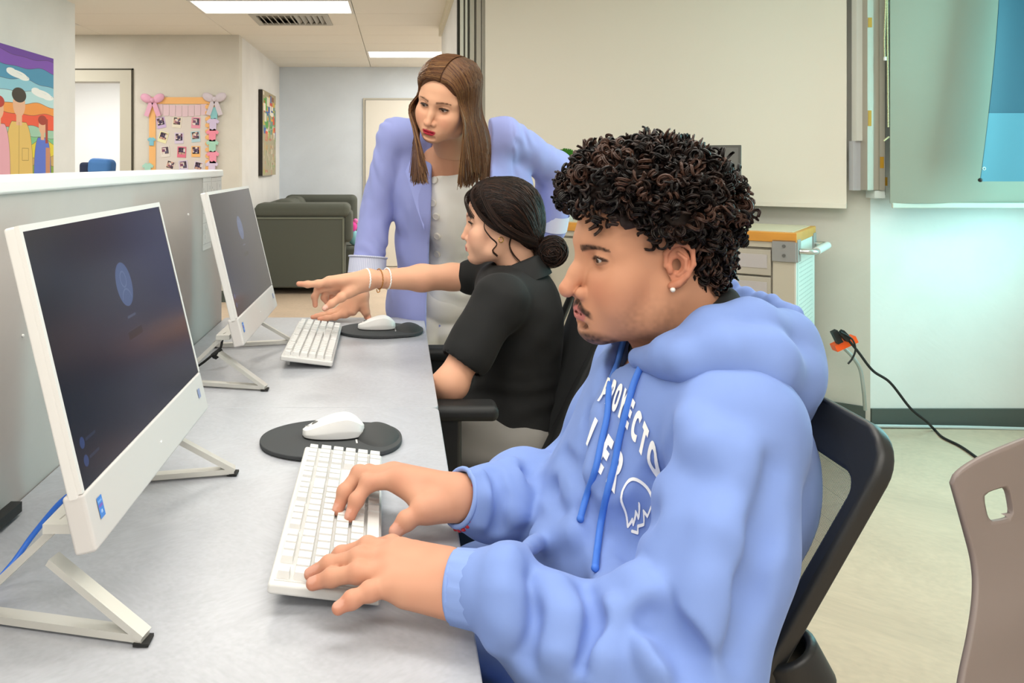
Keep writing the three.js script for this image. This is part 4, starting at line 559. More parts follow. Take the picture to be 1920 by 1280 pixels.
// head, local axes: x to the person's left, y up, z forward; y = 0 at the eyes
function headField(o) {
  const F = new Field(), w = o.w ?? 1, m = (f) => { f(1); f(-1); };
  F.ell(V(0, 0.026, -0.006), 0.074 * w, 0.086, 0.092, 0.02);
  F.ell(V(0, 0.032, 0.030), 0.061 * w, 0.058, 0.060, 0.03);
  F.ell(V(0, -0.036, 0.034), 0.056 * w, 0.066, 0.053, 0.035);
  F.ell(V(0, -0.062, 0.050), 0.036 * w, 0.040, 0.046, 0.03);
  m(s => F.cap(V(s * 0.055 * w, -0.048, -0.002), V(s * 0.045 * w, -0.078, 0.022), 0.016, 0.015, 0.03));
  m(s => F.cap(V(s * 0.045 * w, -0.078, 0.022), V(s * 0.012, -0.101 + (o.chinUp ?? 0), 0.076), 0.015, 0.015, 0.03));
  F.ell(V(0, -0.100 + (o.chinUp ?? 0), 0.078 + (o.chin ?? 0)), 0.021, 0.016, 0.016, 0.02);
  m(s => F.ell(V(s * 0.042 * w, -0.030, 0.062), 0.022, 0.018, 0.020, 0.03));          // cheekbones
  m(s => F.ell(V(s * 0.034, -0.055, 0.066), 0.020, 0.022, 0.018, 0.03));               // cheeks
  m(s => F.cap(V(s * 0.010, 0.019, 0.084), V(s * 0.046 * w, 0.015, 0.064), 0.010 + (o.brow ?? 0), 0.009, 0.02));
  m(s => F.ell(V(s * 0.033, -0.002, 0.094), 0.017, 0.011, 0.013, 0.018, true));        // sockets
  m(s => F.ell(V(s * 0.0315, -0.001, 0.0735), 0.0145, 0.0135, 0.0145, 0.006));         // lids over the ball
  // nose
  const nz = o.nose ?? 0, nw = o.noseW ?? 1;
  F.cap(V(0, 0.010, 0.087), V(0, -0.020, 0.100 + nz * 0.6), 0.0085, 0.0085 * nw, 0.012);
  F.cap(V(0, -0.020, 0.100 + nz * 0.6), V(0, -0.041, 0.112 + nz), 0.0085 * nw, 0.0108 * nw, 0.010);
  m(s => F.ell(V(s * 0.0135 * nw, -0.0455, 0.0975 + nz * 0.6), 0.0085, 0.0085, 0.0105, 0.004));
  m(s => F.ell(V(s * 0.007, -0.0545, 0.106 + nz * 0.8), 0.0036, 0.003, 0.005, 0.003, true));
  // mouth
  F.ell(V(0, -0.070, 0.083), 0.030, 0.020, 0.017, 0.015);
  F.ell(V(0, -0.0675, 0.0960 + (o.lip ?? 0)), 0.0215, 0.0058 * (o.full ?? 1), 0.0085, 0.006);
  F.ell(V(0, -0.0785, 0.0945 + (o.lip ?? 0)), 0.0185, 0.0070 * (o.full ?? 1), 0.0085, 0.006);
  const sm = o.smile ?? 0; F.chain([V(-0.0235, -0.0722 + sm, 0.089), V(-0.012, -0.0728 + sm * 0.25, 0.1005), V(0, -0.0728, 0.1035), V(0.012, -0.0728 + sm * 0.25, 0.1005), V(0.0235, -0.0722 + sm, 0.089)], [0.0012, 0.0016, 0.0018, 0.0016, 0.0012], 0.003, true);
  F.ell(V(0, -0.0885, 0.097), 0.017, 0.0055, 0.007, 0.01, true);
  F.ell(V(0, -0.058, 0.1035), 0.003, 0.008, 0.004, 0.005, true);
  // eye openings
  const op = o.eyeOpen ?? 0.0045; m(s => F.ell(V(s * 0.0320, -0.0015 + (o.eyeDy ?? 0), 0.091), 0.0138, op, 0.010, 0.002, true));
  // ears
  if (!o.noEar) m(s => { const W = 0.0735 * w - (o.earIn ?? 0), ez = o.earZ ?? 0, E = (y, z, k = 0) => V(s * (W + 0.003 + Math.max(0, -z + 0.004) * 0.42 + k), y - 0.002, z - 0.003 + ez);
    F.ell(E(-0.006, -0.009, -0.002), 0.0026, 0.025, 0.0145, 0.003, false, new THREE.Matrix4().makeRotationY(s * -0.40));
    F.chain([E(-0.006, 0.006, -0.002), E(0.010, 0.006), E(0.020, -0.003, 0.001), E(0.0215, -0.013, 0.002), E(0.013, -0.0225, 0.002), E(-0.004, -0.0235, 0.001), E(-0.018, -0.0165), E(-0.028, -0.006), E(-0.031, 0.0005)], [0.0028, 0.003, 0.0031, 0.0031, 0.003, 0.003, 0.0034, 0.0048, 0.0046], 0.0022);
    F.chain([E(0.010, -0.007, 0.001), E(0.002, -0.0155, 0.001), E(-0.010, -0.0145, 0.001), E(-0.017, -0.007)], [0.002, 0.0023, 0.0025, 0.0026], 0.0022);
    F.ell(E(-0.005, -0.005, 0.002), 0.0065, 0.0095, 0.0068, 0.003, true); F.ell(E(-0.010, 0.0025, 0.0015), 0.0032, 0.0058, 0.0036, 0.004); });
  // neck
  F.cap(V(0, -0.045, -0.022), V(0, -0.16, -0.045 + (o.neckZ ?? 0)), 0.052 * (o.neck ?? 1), 0.054 * (o.neck ?? 1), 0.03);
  return F;
}
// eyeball pieces in head space
function eyes(o) {
  const out = []; for (const s of [1, -1]) {
    const c = V(s * 0.0315, -0.001, 0.0735), r = 0.0128, g = new THREE.SphereGeometry(r, 40, 32), n = g.attributes.position, col = new Float32Array(n.count * 3), gz = o.gaze.clone().normalize(), iris = lin(o.iris);
    for (let i = 0; i < n.count; i++) { const p = V(n.getX(i), n.getY(i), n.getZ(i)).normalize(), a = Math.acos(Math.min(1, p.dot(gz))); const q = a < 0.2 ? [0.005, 0.005, 0.005] : a < 0.45 ? iris : a < 0.5 ? mixc(iris, [0.02, 0.015, 0.012], 0.7) : [0.42, 0.38, 0.36]; col.set(q, 3 * i); }
    g.setAttribute('color', new THREE.BufferAttribute(col, 3)); out.push(g.translate(c.x, c.y, c.z));
  } return out;
}
// skin colour in head space
function faceColor(o) {
  const skin = lin(o.skin), flush = lin(o.flush), lip = lin(o.lips), brow = lin(o.browC), dark = lin(o.dark ?? '#4a2c22');
  return (x, y, z) => {
    let c = skin; const ax = Math.abs(x), nz = noise3(x * 220, y * 220, z * 220), n2 = noise3(x * 40, y * 40, z * 40);
    c = mixc(c, flush, 0.35 * Math.exp(-(((ax - 0.042) / 0.02) ** 2 + ((y + 0.04) / 0.022) ** 2)) * (z > 0.03 ? 1 : 0) + 0.3 * Math.exp(-((x / 0.014) ** 2 + ((y + 0.042) / 0.014) ** 2)) * (z > 0.09 ? 1 : 0));
    if (z < 0.02 && ax > 0.072) c = mixc(c, flush, 0.45);
    c = mixc(c, flush, 0.06 * n2);
    if (z > 0.082) { // lips
      const y0 = y; y = y - (o.smile ?? 0) * (x / 0.022) ** 2;
      const bow = 0.0016 * Math.exp(-((ax / 0.004) ** 2)), yt = (y + 0.0732 + (y > -0.0732 ? bow : 0)) / ((y > -0.0732 ? 0.0112 : 0.0128) * (0.25 + 0.75 * (o.full ?? 1))), k = 1 - ((x / 0.0225) ** 2 + yt * yt); if (k > -0.1) c = mixc(c, lip, sstep(-0.1, 0.25, k)); y = y0;
    }
    if (z > 0.045) { // brows
      const t = (ax - 0.012) / 0.038, by = 0.0185 + (o.browDy ?? 0) + 0.004 * Math.sin(Math.max(0, Math.min(1, t)) * 2.6) - 0.003 * t, th = 0.0045 * (1 - 0.55 * t) * (o.browT ?? 1); if (t > 0 && t < 1.05) { const q = 1 - Math.abs(y - by) / th; if (q > 0) c = mixc(c, brow, sstep(0, 0.5, q) * (0.82 + 0.3 * nz)); }
      // lash line around the eye opening
      const ex = (ax - 0.032) / 0.0155, ey = (y + 0.0015 - (o.eyeDy ?? 0)) / ((o.eyeOpen ?? 0.0045) + 0.0028); const r = ex * ex + ey * ey; if (z > 0.07 && r < 1.25) c = mixc(c, dark, (ey > 0 ? 0.95 : 0.45) * sstep(1.25, 0.85, r));
    }
    if (o.extra) c = o.extra(x, y, z, c, nz); return c;
  };
}
function handGeo(H, cell = 0.003, color, nailColor) {
  // H: { wrist:[p,r], palm:[[a,b,ra,rb]...], fingers:[{p:[...4 points], r:[...]}] }
  const F = new Field(); for (const [a, b, ra, rb] of H.palm) F.cap(a, b, ra, rb, 0.016);
  for (const f of H.fingers) { const G = f.p; for (let i = 0; i + 1 < G.length; i++) F.cap(G[i], G[i + 1], f.r[i], f.r[i + 1], i ? 0.004 : 0.009); }
  for (const f of H.fingers) for (let i = 1; i < f.p.length - 1; i++) F.ell(f.p[i], f.r[i] * 1.06, f.r[i] * 1.06, f.r[i] * 1.06, 0.006);
  const b = new THREE.Box3(); for (const [a, q] of H.palm) b.expandByPoint(a).expandByPoint(q); for (const f of H.fingers) f.p.forEach(p => b.expandByPoint(p)); b.expandByScalar(0.04);
  const skin = lin(color), pink = lin(H.pink ?? '#d98a74'), nail = lin(nailColor ?? '#e6b4a6');
  return [meshField(F, b.min, b.max, cell, (x, y, z, n) => {
    let c = skin; const n2 = noise3(x * 60, y * 60, z * 60); c = mixc(c, pink, 0.10 + 0.12 * n2);
    for (const f of H.fingers) { const L = f.p.length, t = f.p[L - 1], q = f.p[L - 2]; const dx = x - t.x, dy = y - t.y, dz = z - t.z, d = Math.sqrt(dx * dx + dy * dy + dz * dz); if (d < 0.022) { c = mixc(c, pink, 0.45 * sstep(0.022, 0.008, d)); if (f.nail) { const dir = t.clone().sub(q).normalize(), al = dx * dir.x + dy * dir.y + dz * dir.z, nn = n.dot(f.nail); if (nn > 0.62 && al > -0.008 && al < 0.008) c = nail; } }
      for (let i = 1; i < L - 1; i++) { const k = f.p[i], e = Math.hypot(x - k.x, y - k.y, z - k.z); if (e < 0.014) c = mixc(c, pink, 0.22 * sstep(0.014, 0.007, e)); } }
    return c;
  }), F];
}
const skinMat = () => phys(0xffffff, 0.52, { vertexColors: true, sheen: 0.15, sheenRoughness: 0.6, sheenColor: new THREE.Color(0.9, 0.5, 0.4), specularIntensity: 0.4 });
// ---------------------------------------------------------------- the man in the blue hoodie
const manBox = {};
{
  const t = thing('person', 'young man with curly dark hair in a blue hoodie typing at the desk', 'person');
  const A = 0.2, MF = V(-Math.cos(A), 0, Math.sin(A)), ML = V(Math.sin(A), 0, Math.cos(A)), U = V(0, 1, 0), MR = new THREE.Matrix4().makeBasis(MF, U, ML);
  const HM = headPose(V(0.329, 1.1215, -1.05), 0.13, 0.045, 0, 0.985);
  const hp = (x, y, z) => V(x, y, z).applyMatrix4(HM);
  const Ls = P(1385, 800, 0.875), Le = P(1272, 1272, 0.765), Lw = P(872, 1100, 0.85), Rs = V(0.362, 0.938, -1.20), Re = P(1085, 905, 1.27), Rw = P(864, 934, 1.05);
  const skinC = '#c29076', pink = '#bd7661';
  // ---- skin: head, arms, hands, body under the clothes
  const hs = { w: 0.94, nose: 0.004, noseW: 1.02, chin: 0.003, chinUp: 0.009, earZ: 0.009, brow: 0.002, neck: 1.06, eyeOpen: 0.0033, full: 1.05, skin: '#c58f71', flush: '#bb6b55', lips: '#b8706a', browC: '#241a16', browT: 1.3, browDy: -0.0055, dark: '#2a1a16',
    extra: (x, y, z, c, nz) => { const ax = Math.abs(x), hair = lin('#3a2a24'); let k = 0;
      if (z > 0.06 && y < -0.05 && y > -0.085) { const yy = -0.0575 - 0.52 * ax; k = Math.max(k, 1.15 * sstep(0.0062, 0.003, Math.abs(y - yy)) * sstep(0.033, 0.026, ax) * (ax < 0.002 ? 0.6 : 1)); }
      
      if (z > 0.04 && y < -0.088) k = Math.max(k, 0.9 * sstep(-0.09, -0.101, y) * sstep(0.04, 0.024, ax) * sstep(0.04, 0.06, z));
      if (z > 0.09 && y < -0.084 && y > -0.094 && ax < 0.006) k = Math.max(k, 0.6);
      k *= 0.8 + 0.35 * nz; if (z > -0.02 && y < -0.03) k = Math.max(k, 0.26 * sstep(-0.03, -0.08, y) * sstep(-0.02, 0.01, z) * sstep(0.085, 0.05, z) * (0.8 + 0.5 * nz));
      if (y > 0.0 && y < 0.045 && z < 0.05 && z > -0.02) k = Math.max(k, 0.4 * sstep(0.048, 0.02, z) * (0.9 + 0.4 * nz) * sstep(0.0, 0.016, y));
      return mixc(c, hair, k); } };
  const HF = headField(hs); HF.cap(V(0, -0.08, -0.03), V(0, -0.21, -0.075), 0.055, 0.062, 0.03);
  const head = meshField(HF, V(-0.1, -0.2, -0.13), V(0.1, 0.125, 0.14), 0.0018, faceColor(hs)).applyMatrix4(HM);
  const ey = eyes({ gaze: V(-0.05, -0.28, 1), iris: '#3a2317' }).map(g => g.applyMatrix4(HM));
  const B = new Field(); B.ell(V(0.375, 0.84, -1.03), 0.11, 0.15, 0.16, 0.05, false, MR).ell(V(0.37, 0.66, -1.03), 0.12, 0.14, 0.14, 0.05, false, MR).ell(V(0.36, 0.53, -1.03), 0.13, 0.1, 0.15, 0.05, false, MR);
  B.cap(Ls, Rs, 0.045, 0.045, 0.05).cap(Ls, Le, 0.048, 0.038, 0.03).chain([Le, Le.clone().lerp(Lw, 0.5).add(V(0, -0.014, 0)), Lw], [0.034, 0.028, 0.025], 0.02).cap(Rs, Re, 0.048, 0.038, 0.03).cap(Re, Rw, 0.038, 0.026, 0.02).cap(hp(0, -0.09, -0.03), V(0.375, 0.95, -1.04), 0.052, 0.06, 0.03);
  const bodyG = meshField(B, V(0.0, 0.4, -1.45), V(0.6, 1.06, -0.65), 0.01, () => lin(skinC));
  const keyNail = V(-0.2, 0.9, 0.3).normalize();
  const [lh] = handGeo({ pink, palm: [[P(905, 1098, 0.845), P(868, 1094, 0.852), 0.028, 0.027], [P(868, 1090, 0.855), P(748, 1040, 0.893), 0.023, 0.0155], [P(868, 1096, 0.85), P(735, 1060, 0.878), 0.023, 0.0155], [P(868, 1106, 0.845), P(738, 1092, 0.856), 0.022, 0.0145], [P(850, 1120, 0.842), P(760, 1110, 0.848), 0.02, 0.015], [P(840, 1060, 0.88), P(760, 1038, 0.905), 0.018, 0.014]],
    fingers: [{ p: [P(748, 1034, 0.898), P(690, 1024, 0.91), P(640, 1040, 0.92), P(606, 1066, 0.922)], r: [0.0116, 0.0098, 0.0086, 0.0073], nail: keyNail }, { p: [P(736, 1052, 0.885), P(672, 1046, 0.892), P(618, 1058, 0.90), P(582, 1076, 0.905)], r: [0.0119, 0.0100, 0.0088, 0.0074], nail: keyNail },
      { p: [P(730, 1076, 0.868), P(672, 1074, 0.872), P(622, 1082, 0.878), P(586, 1094, 0.882)], r: [0.0116, 0.0099, 0.0087, 0.0074], nail: keyNail }, { p: [P(738, 1096, 0.853), P(694, 1108, 0.845), P(660, 1124, 0.838), P(634, 1140, 0.834)], r: [0.0110, 0.0091, 0.0080, 0.0069], nail: keyNail }, { p: [P(835, 1062, 0.885), P(780, 1038, 0.91), P(735, 1022, 0.93), P(705, 1022, 0.935)], r: [0.0149, 0.0116, 0.0102, 0.0084] }] }, 0.0026, skinC, '#c99582');
  const [rh] = handGeo({ pink, palm: [[P(900, 938, 1.062), P(862, 932, 1.052), 0.026, 0.026], [P(862, 928, 1.055), P(752, 898, 1.085), 0.022, 0.0165], [P(862, 930, 1.06), P(738, 890, 1.105), 0.022, 0.0165], [P(860, 934, 1.07), P(742, 894, 1.125), 0.02, 0.015], [P(858, 938, 1.075), P(752, 900, 1.14), 0.018, 0.0135], [P(850, 944, 1.045), P(800, 955, 1.035), 0.020, 0.017], [P(800, 950, 1.04), P(756, 908, 1.075), 0.014, 0.013]],
    fingers: [{ p: [P(752, 896, 1.085), P(690, 906, 1.078), P(668, 938, 1.064), P(656, 968, 1.055)], r: [0.0128, 0.0104, 0.0089, 0.0076], nail: V(-0.7, 0.6, 0.3).normalize() }, { p: [P(738, 888, 1.105), P(674, 888, 1.10), P(646, 922, 1.085), P(633, 956, 1.075)], r: [0.0128, 0.0106, 0.0091, 0.0076], nail: V(-0.7, 0.6, 0.3).normalize() },
      { p: [P(742, 890, 1.125), P(692, 886, 1.13), P(668, 905, 1.12), P(660, 922, 1.11)], r: [0.0123, 0.0100, 0.0087, 0.0074] }, { p: [P(752, 896, 1.14), P(716, 892, 1.15), P(696, 905, 1.145), P(690, 916, 1.14)], r: [0.0112, 0.0091, 0.0080, 0.0070] }, { p: [P(826, 950, 1.04), P(790, 958, 1.03), P(762, 976, 1.022), P(742, 996, 1.018)], r: [0.0172, 0.0128, 0.0110, 0.0091], nail: V(-0.2, 0.5, 0.85).normalize() }] }, 0.0026, skinC, '#c99582');
  part('body', mergeC([head, ...ey, bodyG, lh, rh]), skinMat(), t);
  part('earring', new THREE.SphereGeometry(0.0033, 14, 10).applyMatrix4(new THREE.Matrix4().setPosition(hp(0.0765, -0.037, 0.007))), std(0xf2efe8, 0.15, { metalness: 0.2 }), t, 'small white pearl stud');
  // ---- hoodie
  const cloth = phys(0x768fca, 0.9, { sheen: 0.4, sheenRoughness: 0.7, sheenColor: new THREE.Color(0.5, 0.6, 0.9) });
  const H = new Field();
  H.ell(V(0.372, 0.865, -1.03), 0.132, 0.165, 0.18, 0.05, false, MR).ell(V(0.305, 0.72, -1.03), 0.138, 0.17, 0.175, 0.06, false, MR).ell(V(0.17, 0.635, -1.1), 0.15, 0.07, 0.13, 0.05, false, MR).ell(V(0.32, 0.585, -1.03), 0.17, 0.11, 0.185, 0.06, false, MR).ell(V(0.26, 0.60, -1.02), 0.13, 0.09, 0.15, 0.05, false, MR);
  H.cap(Ls, Rs, 0.066, 0.058, 0.05).cap(V(0.385, 0.95, -1.04), V(0.395, 0.88, -1.04), 0.06, 0.1, 0.05);
  H.chain([Ls, Ls.clone().lerp(Le, 0.5).add(V(0.006, 0, 0.005)), Le], [0.068, 0.072, 0.069], 0.015);
  const Lm = Le.clone().lerp(Lw, 0.5).add(V(0, -0.014, 0)), Rm = Re.clone().lerp(Rw, 0.5);
  H.chain([Le, Lm, P(935, 1110, 0.833)], [0.066, 0.054, 0.044], 0.03).cap(P(935, 1110, 0.833), P(908, 1106, 0.84), 0.045, 0.035, 0.012);
  H.chain([Rs, Rs.clone().lerp(Re, 0.5), Re], [0.060, 0.058, 0.056], 0.03).chain([Re, Rm, P(920, 942, 1.07)], [0.057, 0.052, 0.047], 0.03).cap(P(920, 942, 1.07), P(880, 936, 1.055), 0.047, 0.040, 0.012).plane(P(868, 934, 1.051), P(862, 932, 1.049).sub(P(900, 940, 1.062)).normalize(), 0.004); H.ops.pop(); { const dd = P(862, 932, 1.049).sub(P(900, 940, 1.062)).normalize(), c = P(866, 934, 1.05); H.cap(c, c.clone().addScaledVector(dd, 0.06), 0.033, 0.033, 0.003, true); }
  // hood lying round the neck: a rim roll and a lower fold, cloth of its own
  const HD = new Field();
  const rim = [P(1200, 672, 0.985), P(1262, 668, 0.93), P(1340, 628, 0.925), P(1410, 618, 0.93), P(1474, 634, 0.97), V(0.512, 1.012, -1.06), V(0.50, 1.03, -1.10), V(0.455, 1.042, -1.15), V(0.38, 1.015, -1.165), V(0.308, 1.000, -1.08), P(1190, 660, 1.015)];
  HD.chain(rim, [0.014, 0.024, 0.031, 0.034, 0.032, 0.030, 0.026, 0.026, 0.026, 0.02, 0.014], 0.014);
  HD.chain([P(1222, 680, 0.962), P(1290, 678, 0.905), P(1365, 664, 0.895), P(1426, 680, 0.895), P(1460, 720, 0.935), P(1470, 768, 0.985), V(0.478, 0.95, -1.07), V(0.45, 0.97, -1.16)], [0.013, 0.024, 0.034, 0.040, 0.038, 0.034, 0.04, 0.04], 0.012);
  HD.ell(P(1430, 680, 0.99), 0.066, 0.06, 0.09, 0.02);
  const neckCut = f => f.cap(V(0.318, 0.955, -1.045), V(0.345, 1.1, -1.05), 0.048, 0.07, 0.008, true).ell(V(0.415, 1.085, -1.05), 0.062, 0.05, 0.07, 0.01, true); neckCut(H);
  for (let i = 0; i < 11; i++) { const q = i / 10, c = new THREE.CatmullRomCurve3([V(0.405, 1.068, -1.165), V(0.46, 1.064, -1.14), V(0.50, 1.050, -1.08), V(0.515, 1.040, -1.04)]).getPoint(q); HD.ell(c, 0.011, 0.012 + 0.002 * Math.sin(i * 2.1), 0.011, 0.006); }
  neckCut(HD); HD.disp = (x, y, z) => 0.0016 * noise3(x * 30, y * 30, z * 30);
  H.disp = (x, y, z) => 0.0016 * noise3(x * 22, y * 11, z * 22) + 0.0007 * noise3(x * 60, y * 40, z * 60);
  // folds, placed where they lie on the cloth
  const at = (u, v) => H.hit(u, v, 0.5, 1.6); const folds = [];
  const crease = (pts, r, k = 0.014, sink = 0) => { const q = pts.map(([u, v]) => at(u, v)).filter(Boolean).map(p => p.addScaledVector(H.n(p.x, p.y, p.z), sink)); folds.push([q, r, k, true]); };
  const ridge = (pts, r, k = 0.014, sink = -0.006) => { const q = pts.map(([u, v]) => at(u, v)).filter(Boolean).map(p => p.addScaledVector(H.n(p.x, p.y, p.z), sink)); folds.push([q, r, k, false]); };
  crease([[1266, 800], [1242, 850], [1224, 905], [1200, 965], [1180, 1020], [1168, 1060]], 0.009, 0.02); ridge([[1385, 900], [1360, 1000], [1335, 1100], [1320, 1180]], 0.012, 0.035, -0.006); ridge([[1290, 790], [1330, 830], [1390, 850]], 0.010, 0.035, -0.006);
  crease([[1452, 880], [1432, 1000], [1405, 1110], [1378, 1230]], 0.004, 0.03);
  crease([[1195, 1085], [1225, 1140], [1250, 1200], [1265, 1235]], 0.008, 0.025); ridge([[1160, 1080], [1195, 1140], [1225, 1205], [1245, 1245]], 0.014, 0.022, -0.006);
  ridge([[1125, 1075], [1140, 1150], [1130, 1230], [1120, 1275]], 0.013, 0.02, -0.005); crease([[1100, 1110], [1108, 1160], [1085, 1240]], 0.006, 0.024);
  ridge([[1150, 1100], [1185, 1085], [1215, 1105]], 0.012, 0.02, -0.004); crease([[985, 1090], [1000, 1150], [985, 1225]], 0.007, 0.022); ridge([[945, 1062], [950, 1110], [945, 1165], [930, 1205]], 0.013, 0.02, -0.005); 
  ridge([[1040, 1095], [1060, 1150], [1050, 1220]], 0.010, 0.024, -0.004);
  crease([[1215, 1165], [1280, 1215], [1300, 1262]], 0.008, 0.025);
  // right sleeve folds
  ridge([[900, 890], [915, 930], [905, 980]], 0.010, 0.016, -0.004); crease([[925, 880], [940, 930], [935, 990]], 0.006, 0.016); ridge([[960, 868], [985, 905], [975, 960]], 0.010, 0.02, -0.004); crease([[985, 890], [1030, 915], [1050, 960]], 0.006, 0.02); crease([[1055, 850], [1080, 880], [1095, 930]], 0.006, 0.018);
  // belly folds, pocket edge
  crease([[1090, 960], [1120, 985], [1170, 985], [1215, 960]], 0.007, 0.03); ridge([[960, 1040], [1010, 1010], [1070, 1000]], 0.010, 0.02, -0.005); crease([[1130, 700], [1105, 780], [1095, 860]], 0.005, 0.022); ridge([[1150, 690], [1125, 780], [1110, 880]], 0.007, 0.024, -0.004);
  for (const [q, r, k, sub] of folds) if (q.length > 1) H.chain(q, r, k, sub);
  const hg = meshField(H, V(-0.06, 0.46, -1.42), V(0.62, 1.12, -0.66), 0.0042);
  const hoodie = part('hoodie', hg, cloth, t, 'light blue hooded sweatshirt');
  part('hood', meshField(HD, V(0.2, 0.86, -1.26), V(0.62, 1.14, -0.8), 0.0036), cloth, hoodie);
  // seams and cuffs
  const cuff = std(0x7f98d1, 0.9);
  const ring = (a, b, ra, rb, n = 40) => { const d = b.clone().sub(a), g = new THREE.CylinderGeometry(rb, ra, d.length(), n, 4, true); const p = g.attributes.position; for (let i = 0; i < p.count; i++) { const an = Math.atan2(p.getZ(i), p.getX(i)), s = 1 + 0.03 * Math.sin(an * 16) + 0.03 * Math.sin(an * 3); p.setX(i, p.getX(i) * s); p.setZ(i, p.getZ(i) * s); } g.computeVertexNormals(); return g.applyQuaternion(new THREE.Quaternion().setFromUnitVectors(V(0, 1, 0), d.clone().normalize())).translate((a.x + b.x) / 2, (a.y + b.y) / 2, (a.z + b.z) / 2); };
  const lip = (a, b, r) => new THREE.TorusGeometry(r - 0.003, 0.0035, 8, 40).applyQuaternion(new THREE.Quaternion().setFromUnitVectors(V(0, 0, 1), b.clone().sub(a).normalize())).translate(b.x, b.y, b.z);
  { const a = P(905, 1106, 0.840), b = P(856, 1098, 0.852); part('cuff', [ring(P(920, 1108, 0.836), b, 0.039, 0.0365), lip(a, b, 0.0365)], cuff, t); }
  { const a = P(900, 940, 1.062), b = P(862, 932, 1.049); part('cuff', [lip(a, b, 0.0385)], cuff, t); }
  // bracelet of red beads at the right wrist
  { const a = P(872, 940, 1.05), dir = P(862, 932, 1.049).sub(P(900, 940, 1.062)).normalize(), q = new THREE.Quaternion().setFromUnitVectors(V(0, 0, 1), dir), gs = []; for (let i = 0; i < 22; i++) { const an = i / 22 * 6.283; gs.push(new THREE.SphereGeometry(0.0042, 8, 6).translate(0.0315 * Math.cos(an), 0.0315 * Math.sin(an), 0)); } part('bracelet', gs.map(g => g.applyQuaternion(q).translate(a.x - 0.004, a.y - 0.002, a.z)), std(0xb0182c, 0.3), t, 'red bead bracelet'); }
  // dark undershirt inside the hood
  { const c = [V(0.332, 0.985, -1.0), V(0.352, 1.012, -0.975), V(0.39, 1.045, -0.985), V(0.425, 1.058, -1.03), V(0.42, 1.06, -1.09), V(0.37, 1.03, -1.125), V(0.335, 0.99, -1.1), V(0.322, 0.972, -1.05)]; part('undershirt', [tube(c, 0.017, 60, 10, true), tube(c.map(p => p.clone().add(V(0.012, -0.022, 0))), 0.02, 60, 10, true)], std(0x0d0d10, 0.9), t, 'black shirt collar'); }
  // drawstrings lying on the chest
  const cord = std(0x3f74cf, 0.7), lay = (pts, off) => pts.map(([u, v]) => { const p = H.hit(u, v, 0.5, 1.6); return p ? p.addScaledVector(H.n(p.x, p.y, p.z), off) : null; }).filter(Boolean);
  part('drawstring', tube(lay([[1207, 684], [1192, 720], [1178, 770], [1165, 820], [1155, 870], [1142, 920], [1130, 975], [1122, 1030], [1119, 1068]], 0.003), 0.0042, 90, 8), cord, t);
  part('drawstring', tube(lay([[1168, 634], [1155, 680], [1146, 730], [1141, 780], [1130, 830], [1118, 880], [1103, 930], [1088, 975]], 0.003), 0.004, 90, 8), cord, t);
  part('eyelet', (() => { const p = lay([[1206, 680]], 0.002)[0]; return new THREE.TorusGeometry(0.0055, 0.0018, 8, 16).rotateY(-0.8).translate(p.x, p.y, p.z); })(), M.metal, t);
  // chest print: flat lettering on a sheet that follows the chest
  {
    const tex = canvasTex(1024, 1024, (c, w, h) => { c.clearRect(0, 0, w, h); c.fillStyle = '#000'; c.fillRect(0, 0, w, h); c.fillStyle = c.strokeStyle = '#fff'; c.textAlign = 'center'; c.textBaseline = 'middle';
      c.lineWidth = 12; c.font = 'bold 190px sans-serif'; const s = 'PROYECTO'; [...s].forEach((ch, i) => { const q = (i - 3.5) / 3.5, x = 512 + q * 430, y = 250 + 60 * q * q; c.save(); c.translate(x, y); c.rotate(q * 0.26); c.scale(0.8, 1); c.fillText(ch, 0, 0); c.strokeText(ch, 0, 0); c.restore(); });
      c.font = 'bold 250px sans-serif'; c.fillRect(165, 450, 46, 150); [['E', 430], ['R', 600]].forEach(([ch, x]) => { c.save(); c.translate(x, 540); c.scale(0.85, 1); c.fillText(ch, 0, 0); c.strokeText(ch, 0, 0); c.restore(); });
      c.translate(25, -25); c.lineWidth = 16; c.lineJoin = 'round'; c.lineCap = 'round'; c.beginPath(); c.moveTo(960, 520); c.bezierCurveTo(870, 480, 740, 470, 715, 600); c.bezierCurveTo(705, 690, 740, 735, 752, 742); c.lineTo(775, 690); c.lineTo(792, 708); c.lineTo(800, 640); c.lineTo(830, 655); c.lineTo(828, 590); c.stroke();
      c.beginPath(); c.moveTo(960, 520); c.lineTo(925, 600); c.lineTo(870, 600); c.lineTo(905, 650); c.lineTo(840, 690); c.lineTo(865, 715); c.lineTo(800, 740); c.stroke(); }, false);
    // place: three letter positions found on the cloth give the sheet's axes
    const g3 = (u, v) => H.hit(u, v, 0.5, 1.6), pP = g3(1137, 733), pO = g3(1225, 857), pE = g3(1135, 852), ax = pO.clone().sub(pP).divideScalar(0.84), down = pE.clone().sub(pP).addScaledVector(ax, -0.34).divideScalar(0.227), o = pP.clone().addScaledVector(ax, -0.08).addScaledVector(down, -0.30), nrm = ax.clone().cross(down).normalize(); if (nrm.dot(MF) < 0) nrm.negate();
    const n = 90, pos = [], uv = [], nor = [], idx = [], ok = []; for (let j = 0; j <= n; j++) for (let i = 0; i <= n; i++) { const s = i / n, r = 0.1 + 0.7 * j / n, p = o.clone().addScaledVector(ax, s).addScaledVector(down, r), st = p.clone().addScaledVector(nrm, 0.06), hit = H.march(st, nrm.clone().negate(), 0, 0.12); ok.push(!!hit); const h2 = hit ?? p, m = H.n(h2.x, h2.y, h2.z, 0.006); h2.addScaledVector(m, 0.0022); pos.push(h2.x, h2.y, h2.z); nor.push(m.x, m.y, m.z); uv.push(s, 1 - r); }
